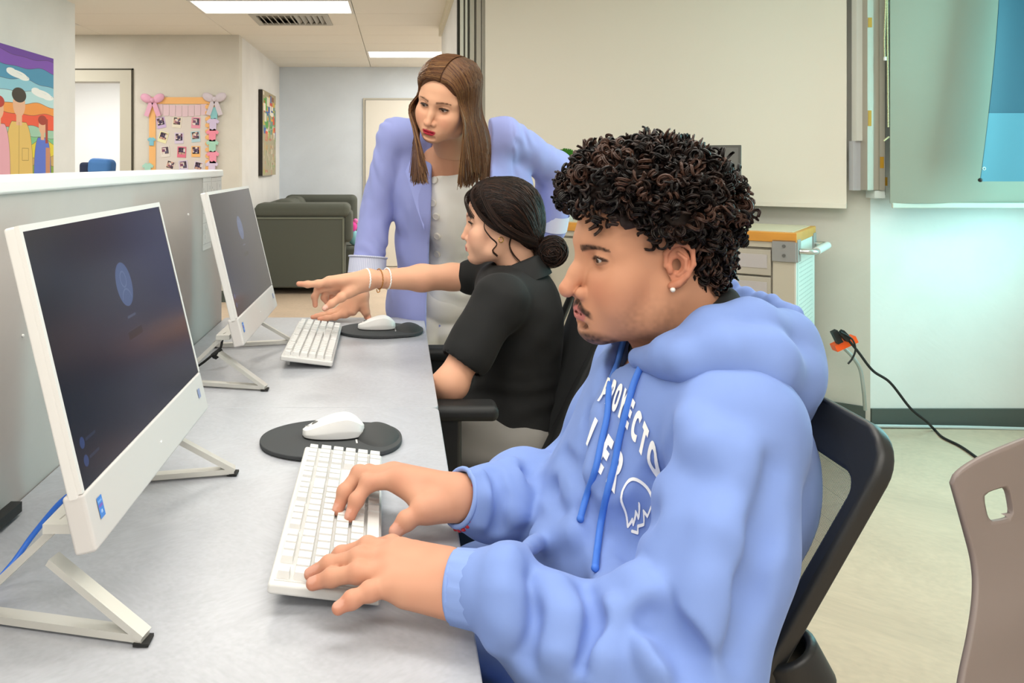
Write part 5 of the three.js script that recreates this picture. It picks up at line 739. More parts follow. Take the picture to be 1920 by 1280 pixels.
    for (let j = 0; j < n; j++) for (let i = 0; i < n; i++) { const a = j * (n + 1) + i, b = a + n + 1; const P3 = k => V(pos[3 * k], pos[3 * k + 1], pos[3 * k + 2]); if (!(ok[a] && ok[b] && ok[a + 1] && ok[b + 1]) || P3(a).distanceTo(P3(b + 1)) > 0.012) continue; idx.push(a, b, a + 1, b, b + 1, a + 1); }
    const g = new THREE.BufferGeometry(); g.setAttribute('position', new THREE.Float32BufferAttribute(pos, 3)); g.setAttribute('normal', new THREE.Float32BufferAttribute(nor, 3)); g.setAttribute('uv', new THREE.Float32BufferAttribute(uv, 2)); g.setIndex(idx);
    for (const q of [[1119, 1069], [1088, 976]]) { const p = lay([q], 0.003)[0]; part('cord_tip', new THREE.SphereGeometry(0.0046, 10, 8).translate(p.x, p.y, p.z), cord, t); }
    part('chest_print', g, std(0xf4f3ee, 0.7, { alphaMap: tex, alphaTest: 0.5, transparent: true }), t, 'white lettering with a small wing');
  }
  // trousers and shoes (mostly under the desk)
  const TR = new Field(); const hipL = V(0.36, 0.53, -0.95), hipR = V(0.36, 0.53, -1.12), knL = V(-0.06, 0.56, -0.90), knR = V(-0.06, 0.56, -1.2), anL = V(-0.02, 0.1, -0.90), anR = V(-0.06, 0.1, -1.2);
  TR.ell(V(0.36, 0.54, -1.03), 0.165, 0.11, 0.175, 0.05, false, MR).chain([hipL, knL, anL], [0.092, 0.07, 0.05], 0.03).chain([hipR, knR, anR], [0.092, 0.07, 0.05], 0.03); TR.disp = (x, y, z) => 0.004 * noise3(x * 18, y * 18, z * 18);
  part('trousers', meshField(TR, V(-0.2, 0.04, -1.36), V(0.58, 0.7, -0.76), 0.009), std(0x6c8fcf, 0.9), t);
  for (const a of [anL, anR]) { const S = new Field(); S.cap(a.clone().setY(0.06), a.clone().add(V(-0.15, -0.055, 0)), 0.045, 0.035, 0.03).plane(V(0, 0.012, 0), V(0, -1, 0)); part('shoe', meshField(S, a.clone().add(V(-0.22, -0.12, -0.07)), a.clone().add(V(0.07, 0.06, 0.07)), 0.006), std(0xe6e6e4, 0.6), t); }
  // ---- curly hair: a cap with fade and some 1300 ringlets
  {
    const S = new Field(); S.ell(V(0, 0.052, -0.012), 0.086, 0.083, 0.096, 0.02).ell(V(0, 0.078, 0.045), 0.064, 0.047, 0.050, 0.03).ell(V(0, -0.01, -0.055), 0.060, 0.058, 0.043, 0.03);
    S.ell(V(0, 0.0, 0.105), 0.075, 0.076, 0.064, 0.02, true); S.ell(V(0.085, -0.022, 0.03), 0.05, 0.062, 0.066, 0.012, true).ell(V(-0.085, -0.022, 0.03), 0.05, 0.062, 0.066, 0.012, true);
    S.disp = (x, y, z) => 0.004 * noise3(x * 110, y * 110, z * 110);
    const capG = meshField(S, V(-0.11, -0.1, -0.14), V(0.11, 0.16, 0.13), 0.004).applyMatrix4(HM);
    const hairM = phys(0x1d130f, 0.42, { vertexColors: true, specularIntensity: 0.6 }), capM = std(0x2c1e19, 0.7);
    const hairRoot = part('hair', capG, capM, t, 'dark brown curly hair');
    const r = rng(11), gs = []; S.disp = null; let n = 0; hairM.color.set(0xffffff);
    class Coil extends THREE.Curve { constructor(o, a, b, c, R, turns, len, ph, sq) { super(); Object.assign(this, { o, a, b, c, R, turns, len, ph, sq }); } getPoint(s, out = new THREE.Vector3()) { const an = this.ph + s * this.turns * 6.283, R = this.R * (1 - 0.3 * s); return out.copy(this.o).addScaledVector(this.a, Math.cos(an) * R).addScaledVector(this.b, Math.sin(an) * R * this.sq).addScaledVector(this.c, this.len * (s - 0.3)); } }
    const line = (z, ax) => z > 0.075 ? 0.052 : z > 0.05 ? 0.042 + (z - 0.05) * 0.64 : z > 0.01 ? 0.024 + (z - 0.01) * 0.45 : z > -0.026 ? 0.024 : -0.07;
    for (let i = 0; i < 12000 && n < 1500; i++) {
      const a = r() * 6.283, q = r() * 2 - 1, s = Math.sqrt(1 - q * q), d = V(s * Math.cos(a), q, s * Math.sin(a)), o = V(0, 0.03, 0), p = S.march(o.clone().addScaledVector(d, 0.3), d.clone().negate(), 0, 0.3); if (!p) continue;
      const m = S.n(p.x, p.y, p.z); if (m.dot(d) < 0.1) continue; const low = p.y < 0.01, out = low ? 0.001 + 0.005 * r() : 0.003 + 0.021 * Math.pow(r(), 1.3) * (p.y > 0.04 ? 1 : 0.6) + (p.z > 0.06 && p.y > 0.05 ? 0.006 * r() : 0);
      if (p.y < line(p.z, Math.abs(p.x)) + 0.004) continue;
      const c = p.clone().addScaledVector(m, out), tang = V(r() - 0.5, r() - 0.5, r() - 0.5).cross(m).normalize(), ax = tang.clone().multiplyScalar(0.8).addScaledVector(m, 0.9 * (r() - 0.35)).normalize(), b1 = V(0.3, 0.5, 0.8).cross(ax).normalize(), b2 = ax.clone().cross(b1), R = (low ? 0.004 : 0.005) + 0.006 * r() * r(), turns = 1.1 + r() * 1.4, len = 0.010 + 0.014 * r(), ph = r() * 6.28, sq = 0.75 + 0.25 * r();
      const tone = r(), base = lin(tone < 0.25 ? '#4a3228' : tone < 0.6 ? '#2c1e19' : '#17110f');
      for (let k = 0; k < 5; k++) { const jit = V(r() - 0.5, r() - 0.5, r() - 0.5).multiplyScalar(0.0026); gs.push(paint(new THREE.TubeGeometry(new Coil(c.clone().add(jit), b1, b2, ax, R + (r() - 0.5) * 0.0016, turns, len, ph + (r() - 0.5) * 0.25, sq), 18, 0.00085 + 0.0005 * r(), 3), mixc(base, [0, 0, 0], r() * 0.35))); } n++;
    }
    const g = mergeC(gs).applyMatrix4(HM); part('curls', g, hairM, hairRoot).userData.kind = 'stuff';
  }
}
// ---------------------------------------------------------------- office chairs
{
  const plastic = std(0x1c1d1e, 0.45), pad = std(0x161718, 0.6), fabric = std(0x141516, 0.9);
  const meshTex = canvasTex(256, 256, (c, w, h) => { c.fillStyle = '#000'; c.fillRect(0, 0, w, h); c.strokeStyle = '#fff'; c.lineWidth = 6; for (let i = -8; i < 40; i++) { c.beginPath(); c.moveTo(i * 16, 0); c.lineTo(i * 16 + 60, h); c.stroke(); } c.lineWidth = 5; for (let i = 0; i < 22; i++) { c.beginPath(); c.moveTo(0, i * 12); c.lineTo(w, i * 12); c.stroke(); } }, false); meshTex.wrapS = meshTex.wrapT = THREE.RepeatWrapping;
  function officeChair(label, pos, turn, recline, meshBack, bx = 0.2, by = 0.5) {
    // local: sitter faces -x, z across; origin on the floor under the seat
    const t = thing('office_chair', label, 'chair', pos, turn, 'black office chairs');
    part('seat', rbox(0.46, 0.075, 0.46, 0.03, 0, 0.455, 0, 4), fabric, t);
    part('seat_shell', rbox(0.4, 0.03, 0.4, 0.01, 0.02, 0.405, 0), plastic, t);
    part('gas_lift', [cyl(0.03, 0.03, 0.2, 0, 0.2, 0), cyl(0.02, 0.02, 0.12, 0, 0.34, 0)], plastic, t);
    for (let i = 0; i < 5; i++) { const a = i * 1.2566 + 0.4, leg = part('base_leg', bar(V(0, 0.105, 0), V(0.29 * Math.cos(a), 0.08, 0.29 * Math.sin(a)), 0.045, 0.03), plastic, t); part('caster', [cyl(0.027, 0.027, 0.018, 0, 0, 0, 16).rotateX(Math.PI / 2).rotateY(a).translate(0.29 * Math.cos(a), 0.028, 0.29 * Math.sin(a)), cyl(0.01, 0.01, 0.03, 0.29 * Math.cos(a), 0.065, 0.29 * Math.sin(a), 8)], M.rubber, leg); }
    // back: curved frame with mesh, reclined
    const b = new THREE.Group(); b.name = 'backrest'; b.position.set(bx, by, 0); b.rotation.z = -recline; t.add(b);
    const W = 0.22, H = 0.497, cz = (z) => (meshBack ? -0.01 : -0.05) * (1 - (z / W) ** 2);
    const ringPts = (w, y0, y1, r, taper) => { const out = [], corner = (cx, cy, a0) => { for (let k = 0; k <= 8; k++) { const a = a0 + k / 8 * Math.PI / 2; out.push([cx + r * Math.cos(a), cy + r * Math.sin(a)]); } }; corner(w - r, y1 - r, 0); corner(-w + r, y1 - r, Math.PI / 2); corner(-w + r, y0 + r, Math.PI); corner(w - r, y0 + r, Math.PI * 1.5); const d = []; out.forEach((p, i) => { const q = out[(i + 1) % out.length], n = Math.max(1, Math.ceil(Math.hypot(q[0] - p[0], q[1] - p[1]) / 0.02)); for (let k = 0; k < n; k++) { const x = p[0] + (q[0] - p[0]) * k / n, y = p[1] + (q[1] - p[1]) * k / n; d.push([x * (1 - taper * (1 - (y - y0) / (y1 - y0))), y]); } }); return d; };
    const fs = poly(ringPts(W, 0, H, 0.045, 0.16)); fs.holes.push(new THREE.Path(ringPts(W - 0.013, 0.03, H - 0.046, 0.03, 0.165).map(([x, y]) => new THREE.Vector2(x, y))));
    const fg = extr(fs, 0.008, 0.006, { bevelSegments: 3 }), fp = fg.attributes.position; for (let i = 0; i < fp.count; i++) { const z = fp.getX(i), y = fp.getY(i), x = fp.getZ(i); fp.setXYZ(i, x + 0.036 + cz(z), y, z); } fg.deleteAttribute('uv'); fg.deleteAttribute('normal'); const fgm = mergeVertices(fg, 0.0002); fgm.computeVertexNormals();
    fgm.index.array.reverse(); fgm.computeVertexNormals(); part('back_frame', fgm, plastic, b);
    const mg = new THREE.PlaneGeometry(2 * W * 0.86, H - 0.06, 24, 16), mp = mg.attributes.position; for (let i = 0; i < mp.count; i++) { const z = mp.getX(i), y = mp.getY(i) + H / 2; mp.setXYZ(i, cz(z) + 0.048 + 0.012 * Math.sin(y / H * 3.14), y, z * (1 - 0.15 * (1 - y / H))); } mg.computeVertexNormals(); const mt = meshTex.clone(); mt.repeat.set(14, 16); mt.needsUpdate = true;
    part('back_mesh', mg, meshBack ? std(0x6f7a70, 0.8, { alphaMap: mt, transparent: true, side: THREE.DoubleSide }) : std(0x18191a, 0.9, { side: THREE.DoubleSide }), b);
    part('back_post', bar(V(0.055, -0.02, 0), V(0.06, 0.2, 0), 0.06, 0.02, V(0, 0, 1)), plastic, b);
    part('back_bracket', bar(V(0.02, 0.41, 0), V(0.25, 0.47, 0), 0.07, 0.025), plastic, t);
    for (const s of [-1, 1]) {
      const z = s * 0.275, ar = part('armrest', rbox(0.19, 0.036, 0.075, 0.016, meshBack ? -0.02 : 0.02, 0.675, z, 4), pad, t);
      part('arm_support', [bar(V(0.02, 0.41, s * 0.15), V(0.02, 0.41, z), 0.05, 0.02), rbox(0.075, 0.26, 0.035, 0.012, -0.005, 0.535, z, 3)], plastic, ar);
    }
    if (meshBack) { const c = P(1496, 1262, 0.86).sub(V(...pos)); part('arm_pivot', new THREE.LatheGeometry([[0.020, -0.02], [0.031, -0.02], [0.034, -0.014], [0.034, 0.03], [0.028, 0.036], [0.022, 0.03], [0.020, -0.02]].map(([a, b2]) => new THREE.Vector2(a, b2)), 28).rotateZ(0.5).translate(c.x, c.y, c.z), plastic, t); part('arm_link', bar(c.clone().add(V(0, -0.03, 0)), V(0.12, 0.44, 0.12), 0.04, 0.03), plastic, t); }
    return t;
  }
  officeChair('black mesh back office chair under the man in the blue hoodie', [0.12, 0, -1.045], 0.0, 0.46, true, 0.139, 0.522);
  officeChair('black office chair under the girl in the black shirt', [0.11, 0, -2.10], 0.0, 0.40, false);
}
// ---------------------------------------------------------------- grey plastic shell chair in the foreground
{
  const t = thing('plastic_chair', 'warm grey plastic shell chair with a handle slot in its back', 'chair', [0, 0, 0]);
  // back sheet: rows of points from the top edge down to the seat, in the frame of the chair
  const M4 = new THREE.Matrix4().makeRotationY(-1.05).setPosition(0.722, 0, -1.05);
  const prof = [[0.0, 0.82], [0.014, 0.77], [0.03, 0.71], [0.042, 0.66], [0.05, 0.60], [0.07, 0.53], [0.12, 0.47], [0.2, 0.44], [0.33, 0.43], [0.42, 0.435]]; // x (towards the back +), y
  const nU = 90, nV = 150, W = 0.44, pos = [], idx = [], pc = new THREE.CatmullRomCurve3(prof.map(([x, y]) => V(x, y, 0)));
  for (let j = 0; j <= nV; j++) for (let i = 0; i <= nU; i++) { let v = j / nV, u = i / nU; const hf = ((u - 0.135) / 0.05) ** 4 + ((v - 0.088) / 0.026) ** 4; if (hf > 1e-6 && hf < 1) { const q = hf ** -0.25; u = 0.135 + (u - 0.135) * q; v = 0.088 + (v - 0.088) * q; } const p = pc.getPoint(v), wz = (u - 0) * W, k = Math.max(0, Math.sin(u * 3.1416)), top = v < 0.12 ? (1 - v / 0.12) : 0, narrow = v < 0.5 ? 0.03 * Math.sin(v * 6.28) : 0; pos.push(p.x + 0.035 * k * (v < 0.6 ? 1 : 0.3), p.y + 0.05 * Math.sqrt(k) * top, -(wz - (1 - u) * 0.11 * sstep(0.16, 0.55, v))); }
  const slot = (i, j) => { const u = (i + 0.5) / nU, v = (j + 0.5) / nV; return [[0, 0], [1, 0], [0, 1], [1, 1]].filter(([a, b]) => ((((i + a) / nU) - 0.135) / 0.05) ** 4 + ((((j + b) / nV) - 0.088) / 0.026) ** 4 < 1).length >= 3; };
  for (let j = 0; j < nV; j++) for (let i = 0; i < nU; i++) { if (slot(i, j)) continue; const a = j * (nU + 1) + i, b = a + nU + 1; idx.push(a, b, a + 1, b, b + 1, a + 1); }
  const g = new THREE.BufferGeometry(); g.setAttribute('position', new THREE.Float32BufferAttribute(pos, 3)); g.setIndex(idx); g.computeVertexNormals();
  const nn = g.attributes.normal, T = 0.007, N = pos.length / 3, full = pos.slice(); for (let i = 0; i < N; i++) full.push(pos[3 * i] + nn.getX(i) * T, pos[3 * i + 1] + nn.getY(i) * T, pos[3 * i + 2] + nn.getZ(i) * T);
  const fi = []; for (let k = 0; k < idx.length; k += 3) { fi.push(idx[k], idx[k + 2], idx[k + 1], idx[k] + N, idx[k + 1] + N, idx[k + 2] + N); }
  const cnt = new Map(), ek = (a, b) => a < b ? a + '_' + b : b + '_' + a; for (let k = 0; k < idx.length; k += 3) for (const [a, b] of [[idx[k], idx[k + 1]], [idx[k + 1], idx[k + 2]], [idx[k + 2], idx[k]]]) { const e = ek(a, b); cnt.has(e) ? cnt.set(e, null) : cnt.set(e, [a, b]); }
  for (const e of cnt.values()) if (e) fi.push(e[0], e[1], e[1] + N, e[0], e[1] + N, e[0] + N);
  const fg = new THREE.BufferGeometry(); fg.setAttribute('position', new THREE.Float32BufferAttribute(full, 3)); fg.setIndex(fi); fg.computeVertexNormals(); fg.applyMatrix4(M4);
  part('shell', fg, std(0x857873, 0.5, { side: THREE.DoubleSide }), t);
  for (const [x, z] of [[0.05, -0.04], [0.05, -W + 0.04], [0.36, -0.04], [0.36, -W + 0.04]]) part('leg', tube([V(x < 0.1 ? 0.13 : 0.33, 0.435, z * 0.9 - 0.02), V(x + (x > 0.1 ? 0.02 : -0.02), 0.0, z)], 0.011, 8, 10).applyMatrix4(M4), M.metal, t);
}
// ---------------------------------------------------------------- strands of hair along guide curves
function strandGeo(pts, r, seg, sides, rgb) { return paint(new THREE.TubeGeometry(new THREE.CatmullRomCurve3(pts, false, 'centripetal'), seg, r, sides), rgb); }
// ---------------------------------------------------------------- the girl in the black shirt
{
  const t = thing('person', 'girl with a low dark bun in a black polo shirt pointing at the screen', 'person');
  const D = 2.1, U = V(0, 1, 0);
  const HM = headPose(V(0.272, 1.083, -2.11), -0.18, 0.03, 0.0, 0.93), hp = (x, y, z) => V(x, y, z).applyMatrix4(HM);
  const skinC = '#dba88a', pink = '#d3866f';
  const hs = { w: 0.95, earIn: 0.011, nose: -0.003, noseW: 0.85, neck: 0.86, eyeOpen: 0.003, full: 1.15, skin: '#e0ae92', flush: '#d38570', lips: '#c9706c', browC: '#3a2620', browT: 0.9, dark: '#15100f', chinUp: 0.004, lip: 0.002 };
  const HF = headField(hs); HF.cap(V(0, -0.08, -0.03), V(0, -0.22, -0.07), 0.046, 0.05, 0.03);
  const head = meshField(HF, V(-0.1, -0.2, -0.13), V(0.1, 0.125, 0.14), 0.0028, faceColor(hs)).applyMatrix4(HM);
  const ey = eyes({ gaze: V(0, -0.1, 1), iris: '#2e1c12' }).map(g => g.applyMatrix4(HM));
  const Rs = P(930, 520, 2.27), Rl = P(868, 520, 2.30), Re = P(848, 519, 2.30), Rw = P(700, 524, 2.20), Ls = P(935, 565, 1.95), Le = P(846, 716, 1.88), Lw = V(-0.06, 0.60, -2.02);
  const B = new Field(); B.cap(hp(0, -0.1, -0.035), V(0.305, 0.92, -2.11), 0.042, 0.05, 0.03).ell(V(0.315, 0.82, -2.11), 0.085, 0.12, 0.14, 0.05).ell(V(0.3, 0.65, -2.11), 0.085, 0.14, 0.12, 0.05).cap(Ls, Rs, 0.04, 0.04, 0.04);
  B.cap(Rs, Re, 0.043, 0.036, 0.02).chain([Re, Re.clone().lerp(Rw, 0.4), Rw], [0.037, 0.036, 0.0235], 0.02).cap(Ls, Le, 0.043, 0.036, 0.02).ell(Le.clone().add(V(0.004, -0.006, 0.004)), 0.034, 0.033, 0.034, 0.02).cap(Le, Lw, 0.034, 0.024, 0.02);
  const bodyG = meshField(B, V(-0.16, 0.5, -2.42), V(0.46, 1.04, -1.8), 0.007, (x, y, z) => mixc(lin(skinC), lin(pink), 0.1 + 0.12 * noise3(x * 30, y * 30, z * 30)));
  const [rh] = handGeo({ pink, palm: [[P(715, 523, 2.205), P(690, 523, 2.195), 0.0235, 0.0235], [P(690, 521, 2.195), P(618, 527, 2.165), 0.0225, 0.014], [P(690, 524, 2.2), P(625, 538, 2.185), 0.022, 0.0135], [P(690, 528, 2.205), P(635, 546, 2.205), 0.02, 0.0125], [P(680, 534, 2.19), P(655, 548, 2.175), 0.018, 0.015]],
    fingers: [{ p: [P(616, 528, 2.165), P(596, 532, 2.155), P(577, 533, 2.148), P(560, 532, 2.142)], r: [0.0115, 0.0095, 0.0084, 0.0068] }, { p: [P(618, 538, 2.185), P(596, 543, 2.18), P(590, 556, 2.178), P(591, 572, 2.18)], r: [0.0115, 0.0095, 0.0084, 0.007] }, { p: [P(626, 543, 2.2), P(610, 548, 2.2), P(608, 558, 2.2), P(612, 566, 2.2)], r: [0.011, 0.0092, 0.0082, 0.007] }, { p: [P(636, 546, 2.215), P(624, 551, 2.22), P(622, 559, 2.22), P(626, 565, 2.22)], r: [0.01, 0.0084, 0.0074, 0.0064] }, { p: [P(660, 543, 2.18), P(640, 557, 2.165), P(622, 569, 2.158), P(609, 578, 2.152)], r: [0.0155, 0.0118, 0.0098, 0.0078], nail: V(-0.2, 0.5, 0.85).normalize() }] }, 0.003, skinC, '#eab9a8');
  part('body', mergeC([head, ...ey, bodyG, rh]), skinMat(), t);
  // lashes
  for (const s of [1, -1]) part('eyelashes', tube([hp(s * 0.019, 0.001, 0.087), hp(s * 0.027, 0.004, 0.0925), hp(s * 0.036, 0.003, 0.0905), hp(s * 0.047, -0.001, 0.083)], 0.0016, 16, 6), std(0x0c0a0a, 0.6), t);
  // bracelets
  const brace = (u, v, d, r, m, name, bead, label) => { const c = P(u, v, d), dir = Rw.clone().sub(Re).normalize(), q = new THREE.Quaternion().setFromUnitVectors(V(0, 0, 1), dir), gs = []; if (bead) for (let i = 0; i < 44; i++) { const a = i / 44 * 6.283; gs.push(new THREE.SphereGeometry(bead, 7, 5).translate(r * Math.cos(a), r * Math.sin(a), (i % 2) * 0.0006)); } else gs.push(new THREE.TorusGeometry(r, 0.0018, 6, 40)); part(name, gs.map(g => g.applyQuaternion(q).translate(c.x, c.y, c.z)), m, t, label); };
  brace(688, 523, 2.193, 0.0275, std(0xf2f0ec, 0.35), 'bracelet', 0.0026, 'white bead bracelet'); brace(711, 523, 2.206, 0.0275, std(0xb9803c, 0.3, { metalness: 0.7 }), 'bracelet', 0.0018, 'gold chain bracelet'); brace(726, 522, 2.217, 0.0285, std(0xf2f0ec, 0.35), 'bracelet', 0.0024, 'white bead bracelet');
  part('charm', tube([P(706, 542, 2.18), P(708, 548, 2.18), P(712, 546, 2.18), P(711, 541, 2.18)], 0.0014, 20, 6), std(0xb9803c, 0.3, { metalness: 0.7 }), t);
  part('earring', new THREE.TorusGeometry(0.007, 0.0012, 6, 20).rotateY(0.5).applyMatrix4(new THREE.Matrix4().setPosition(hp(0.0775, -0.044, 0.0))), std(0xc9a24c, 0.25, { metalness: 0.8 }), t);
  // polo shirt
  const S = new Field(), cl = phys(0x090a0b, 0.85, { sheen: 0.15, sheenRoughness: 0.6, sheenColor: new THREE.Color(0.3, 0.32, 0.34) });
  S.ell(V(0.318, 0.83, -2.11), 0.112, 0.15, 0.16, 0.05).ell(V(0.31, 0.70, -2.11), 0.112, 0.16, 0.15, 0.05).ell(V(0.29, 0.57, -2.11), 0.14, 0.10, 0.16, 0.05).cap(Ls.clone().add(V(0.01, 0, 0)), Rs, 0.058, 0.056, 0.05).cap(V(0.30, 0.925, -2.11), V(0.315, 0.87, -2.11), 0.055, 0.09, 0.03);
  S.cap(Ls, Ls.clone().lerp(Le, 0.66), 0.062, 0.062, 0.03).cap(Rs, Rs.clone().lerp(Rl, 0.72), 0.058, 0.052, 0.03);
  { const c = Ls.clone().lerp(Le, 0.62), dd = Le.clone().sub(Ls).normalize(); S.cap(c.clone().addScaledVector(dd, 0.052), c.clone().addScaledVector(dd, 0.2), 0.053, 0.053, 0.004, true); const e = Rs.clone().lerp(Re, 0.92), d2 = V(-1, 0.05, -0.1).normalize(); S.cap(e.clone().addScaledVector(d2, 0.03), e.clone().addScaledVector(d2, 0.2), 0.05, 0.05, 0.004, true); }
  S.cap(V(0.285, 0.93, -2.11), hp(0, -0.09, -0.03), 0.044, 0.052, 0.008, true);
  S.disp = (x, y, z) => 0.003 * noise3(x * 20, y * 26, z * 20) + (y < 0.75 ? 0.004 * Math.sin(y * 130 + 8 * noise3(x * 6, y * 6, z * 6)) * sstep(0.75, 0.62, y) * 0.6 : 0);
  const shirt = part('polo_shirt', meshField(S, V(0.02, 0.46, -2.42), V(0.54, 1.02, -1.8), 0.0055), cl, t, 'black short sleeved polo shirt');
  // collar
  { const c = [hp(0.012, -0.165, 0.035), hp(0.045, -0.142, 0.015), hp(0.062, -0.115, -0.03), hp(0.05, -0.095, -0.08), hp(0.0, -0.09, -0.098), hp(-0.05, -0.095, -0.08), hp(-0.062, -0.115, -0.03), hp(-0.045, -0.142, 0.015), hp(-0.012, -0.165, 0.035)], up = new THREE.CatmullRomCurve3(c), n = 50, pos = [], idx = []; const ctr = hp(0, -0.13, -0.03);
    for (let i = 0; i <= n; i++) { const p = up.getPoint(i / n), o = p.clone().sub(ctr).setY(0).normalize(); [[0, 0], [0.004, 0.006], [0.012, 0.002], [0.026, -0.022], [0.036, -0.045]].forEach(([a, y]) => pos.push(p.x + o.x * a, p.y + y - 0.004, p.z + o.z * a)); }
    for (let i = 0; i < n; i++) for (let k = 0; k < 4; k++) { const a = i * 5 + k, b = a + 5; idx.push(a, a + 1, b, b, a + 1, b + 1); } const g = new THREE.BufferGeometry(); g.setAttribute('position', new THREE.Float32BufferAttribute(pos, 3)); g.setIndex(idx); g.computeVertexNormals(); part('collar', g, phys(0x0b0c0d, 0.8, { side: THREE.DoubleSide }), shirt); }
  // trousers
  const T = new Field(); T.ell(V(0.30, 0.535, -2.11), 0.15, 0.095, 0.17, 0.04).chain([V(0.28, 0.53, -2.02), V(-0.1, 0.55, -2.0), V(-0.08, 0.1, -2.0)], [0.088, 0.066, 0.045], 0.03).chain([V(0.28, 0.53, -2.2), V(-0.1, 0.55, -2.24), V(-0.08, 0.1, -2.24)], [0.088, 0.066, 0.045], 0.03); T.disp = (x, y, z) => 0.005 * noise3(x * 22, y * 22, z * 22);
  part('trousers', meshField(T, V(-0.22, 0.05, -2.36), V(0.5, 0.68, -1.86), 0.009), std(0x8d8a85, 0.9), t, 'grey trousers');
  for (const z of [-2.0, -2.24]) { const Q = new Field(); Q.cap(V(-0.08, 0.06, z), V(-0.2, 0.045, z), 0.042, 0.033, 0.03).plane(V(0, 0.012, 0), V(0, -1, 0)); part('shoe', meshField(Q, V(-0.3, -0.02, z - 0.08), V(0, 0.13, z + 0.08), 0.007), M.white, t); }
  // hair: smooth cap drawn back to a low bun, with strands
  {
    const C = new Field(); C.ell(V(0, 0.040, -0.018), 0.088, 0.085, 0.096, 0.02).ell(V(0, 0.062, 0.035), 0.076, 0.056, 0.055, 0.03).ell(V(0, -0.025, -0.07), 0.066, 0.055, 0.045, 0.03);
    C.ell(V(0, -0.005, 0.105), 0.064, 0.070, 0.058, 0.02, true).ell(V(0.092, -0.075, 0.045), 0.05, 0.066, 0.062, 0.015, true).ell(V(-0.092, -0.075, 0.045), 0.05, 0.066, 0.062, 0.015, true);
    const hairM = phys(0xffffff, 0.48, { vertexColors: true, specularIntensity: 0.5 });
    const capG = paint(meshField(C, V(-0.11, -0.1, -0.14), V(0.11, 0.15, 0.12), 0.004), lin('#2a1b15')).applyMatrix4(HM);
    const root = part('hair', capG, hairM, t, 'dark brown hair tied in a low bun');
    const r = rng(41), gs = [], bun = V(0.01, -0.072, -0.112), tones = ['#1a110e', '#2a1b15', '#3a261d', '#120c0a'];
    for (let i = 0; i < 1500; i++) { // from hairline / parting back over the cap to the bun
      const a = (r() - 0.5) * 3.0, y0 = 0.10 - 0.11 * Math.abs(a) / 1.5, st = V(Math.sin(a) * 0.075, y0 + (r() - 0.5) * 0.02, 0.075 * Math.cos(a) * 0.95 + 0.01); const e = bun.clone().add(V((r() - 0.5) * 0.03, (r() - 0.5) * 0.03, 0.02)); const pts = [];
      const up = r() * 0.05; for (let k = 0; k <= 8; k++) { const q = k / 8, p = st.clone().lerp(e, q); p.y += Math.sin(q * 3.1416) * (0.075 + up - 0.05 * Math.abs(a)); p.x *= 1 + 0.5 * Math.sin(q * 3.14); const c = V(0, 0.03, -0.012), d = p.clone().sub(c).normalize(), h = C.march(c.clone().addScaledVector(d, 0.25), d.clone().negate(), 0, 0.25) ?? p; if (k < 8) pts.push(h.addScaledVector(d, 0.0006 + 0.0016 * r())); else pts.push(e); }
      gs.push(strandGeo(pts, 0.0007 + 0.0007 * r(), 16, 3, lin(tones[Math.floor(r() * 4)])));
    }
    // bun: loops of strands
    for (let i = 0; i < 650; i++) { const ax = V(0.8 + (r() - 0.5) * 0.9, r() - 0.5, r() - 0.5).normalize(), b1 = V(0.2, 0.9, 0.3).cross(ax).normalize(), b2 = ax.clone().cross(b1), hh = (r() - 0.5) * 0.066, R = Math.sqrt(Math.max(0.00004, 0.0385 ** 2 - hh * hh)) + 0.003 * r() + (r() < 0.25 ? 0.008 * r() : 0), cc = V(0.01, -0.084, -0.134).addScaledVector(ax, hh).add(V((r() - 0.5) * 0.004, (r() - 0.5) * 0.006, (r() - 0.5) * 0.004)), pts = []; const a0 = r() * 6.28, ar = 2.5 + r() * 2.5; for (let k = 0; k <= 8; k++) { const an = a0 + ar * k / 8; pts.push(cc.clone().addScaledVector(b1, Math.cos(an) * R).addScaledVector(b2, Math.sin(an) * R * 0.9)); } gs.push(strandGeo(pts, 0.0009 + 0.0009 * r(), 14, 3, lin(tones[Math.floor(r() * 4)]))); }
    // loose locks in front of the ear, at the nape and fringe
    const lock = (pts, n, w) => { for (let i = 0; i < n; i++) { const o = V((r() - 0.5) * w, (r() - 0.5) * w, (r() - 0.5) * w); gs.push(strandGeo(pts.map((p, k) => V(...p).addScaledVector(o, 0.4 + 0.6 * k / pts.length)), 0.0006, 24, 3, lin(tones[Math.floor(r() * 3)]))); } };
    for (const s of [1, -1]) { lock([[s * 0.072, 0.02, 0.04], [s * 0.078, -0.01, 0.045], [s * 0.079, -0.035, 0.03], [s * 0.079, -0.055, 0.012], [s * 0.07, -0.075, 0.025], [s * 0.066, -0.09, 0.012]], 10, 0.006); lock([[s * 0.07, -0.03, -0.03], [s * 0.068, -0.06, -0.022], [s * 0.062, -0.085, -0.03], [s * 0.06, -0.11, -0.05]], 8, 0.006);
      lock([[s * 0.02, 0.115, 0.045], [s * 0.05, 0.085, 0.078], [s * 0.066, 0.045, 0.068], [s * 0.077, 0.014, 0.045], [s * 0.084, -0.01, 0.015], [s * 0.082, -0.032, -0.03], [s * 0.05, -0.055, -0.088]], 90, 0.016); lock([[s * 0.01, 0.11, 0.06], [s * 0.035, 0.075, 0.097], [s * 0.05, 0.035, 0.088], [s * 0.058, 0.018, 0.078]], 30, 0.014); lock([[s * 0.02, 0.118, 0.03], [s * 0.064, 0.085, 0.046], [s * 0.085, 0.04, 0.03], [s * 0.092, 0.0, 0.0], [s * 0.084, -0.03, -0.04], [s * 0.05, -0.055, -0.088]], 220, 0.03); }
    part('strands', mergeC(gs).applyMatrix4(HM), hairM, root).userData.kind = 'stuff';
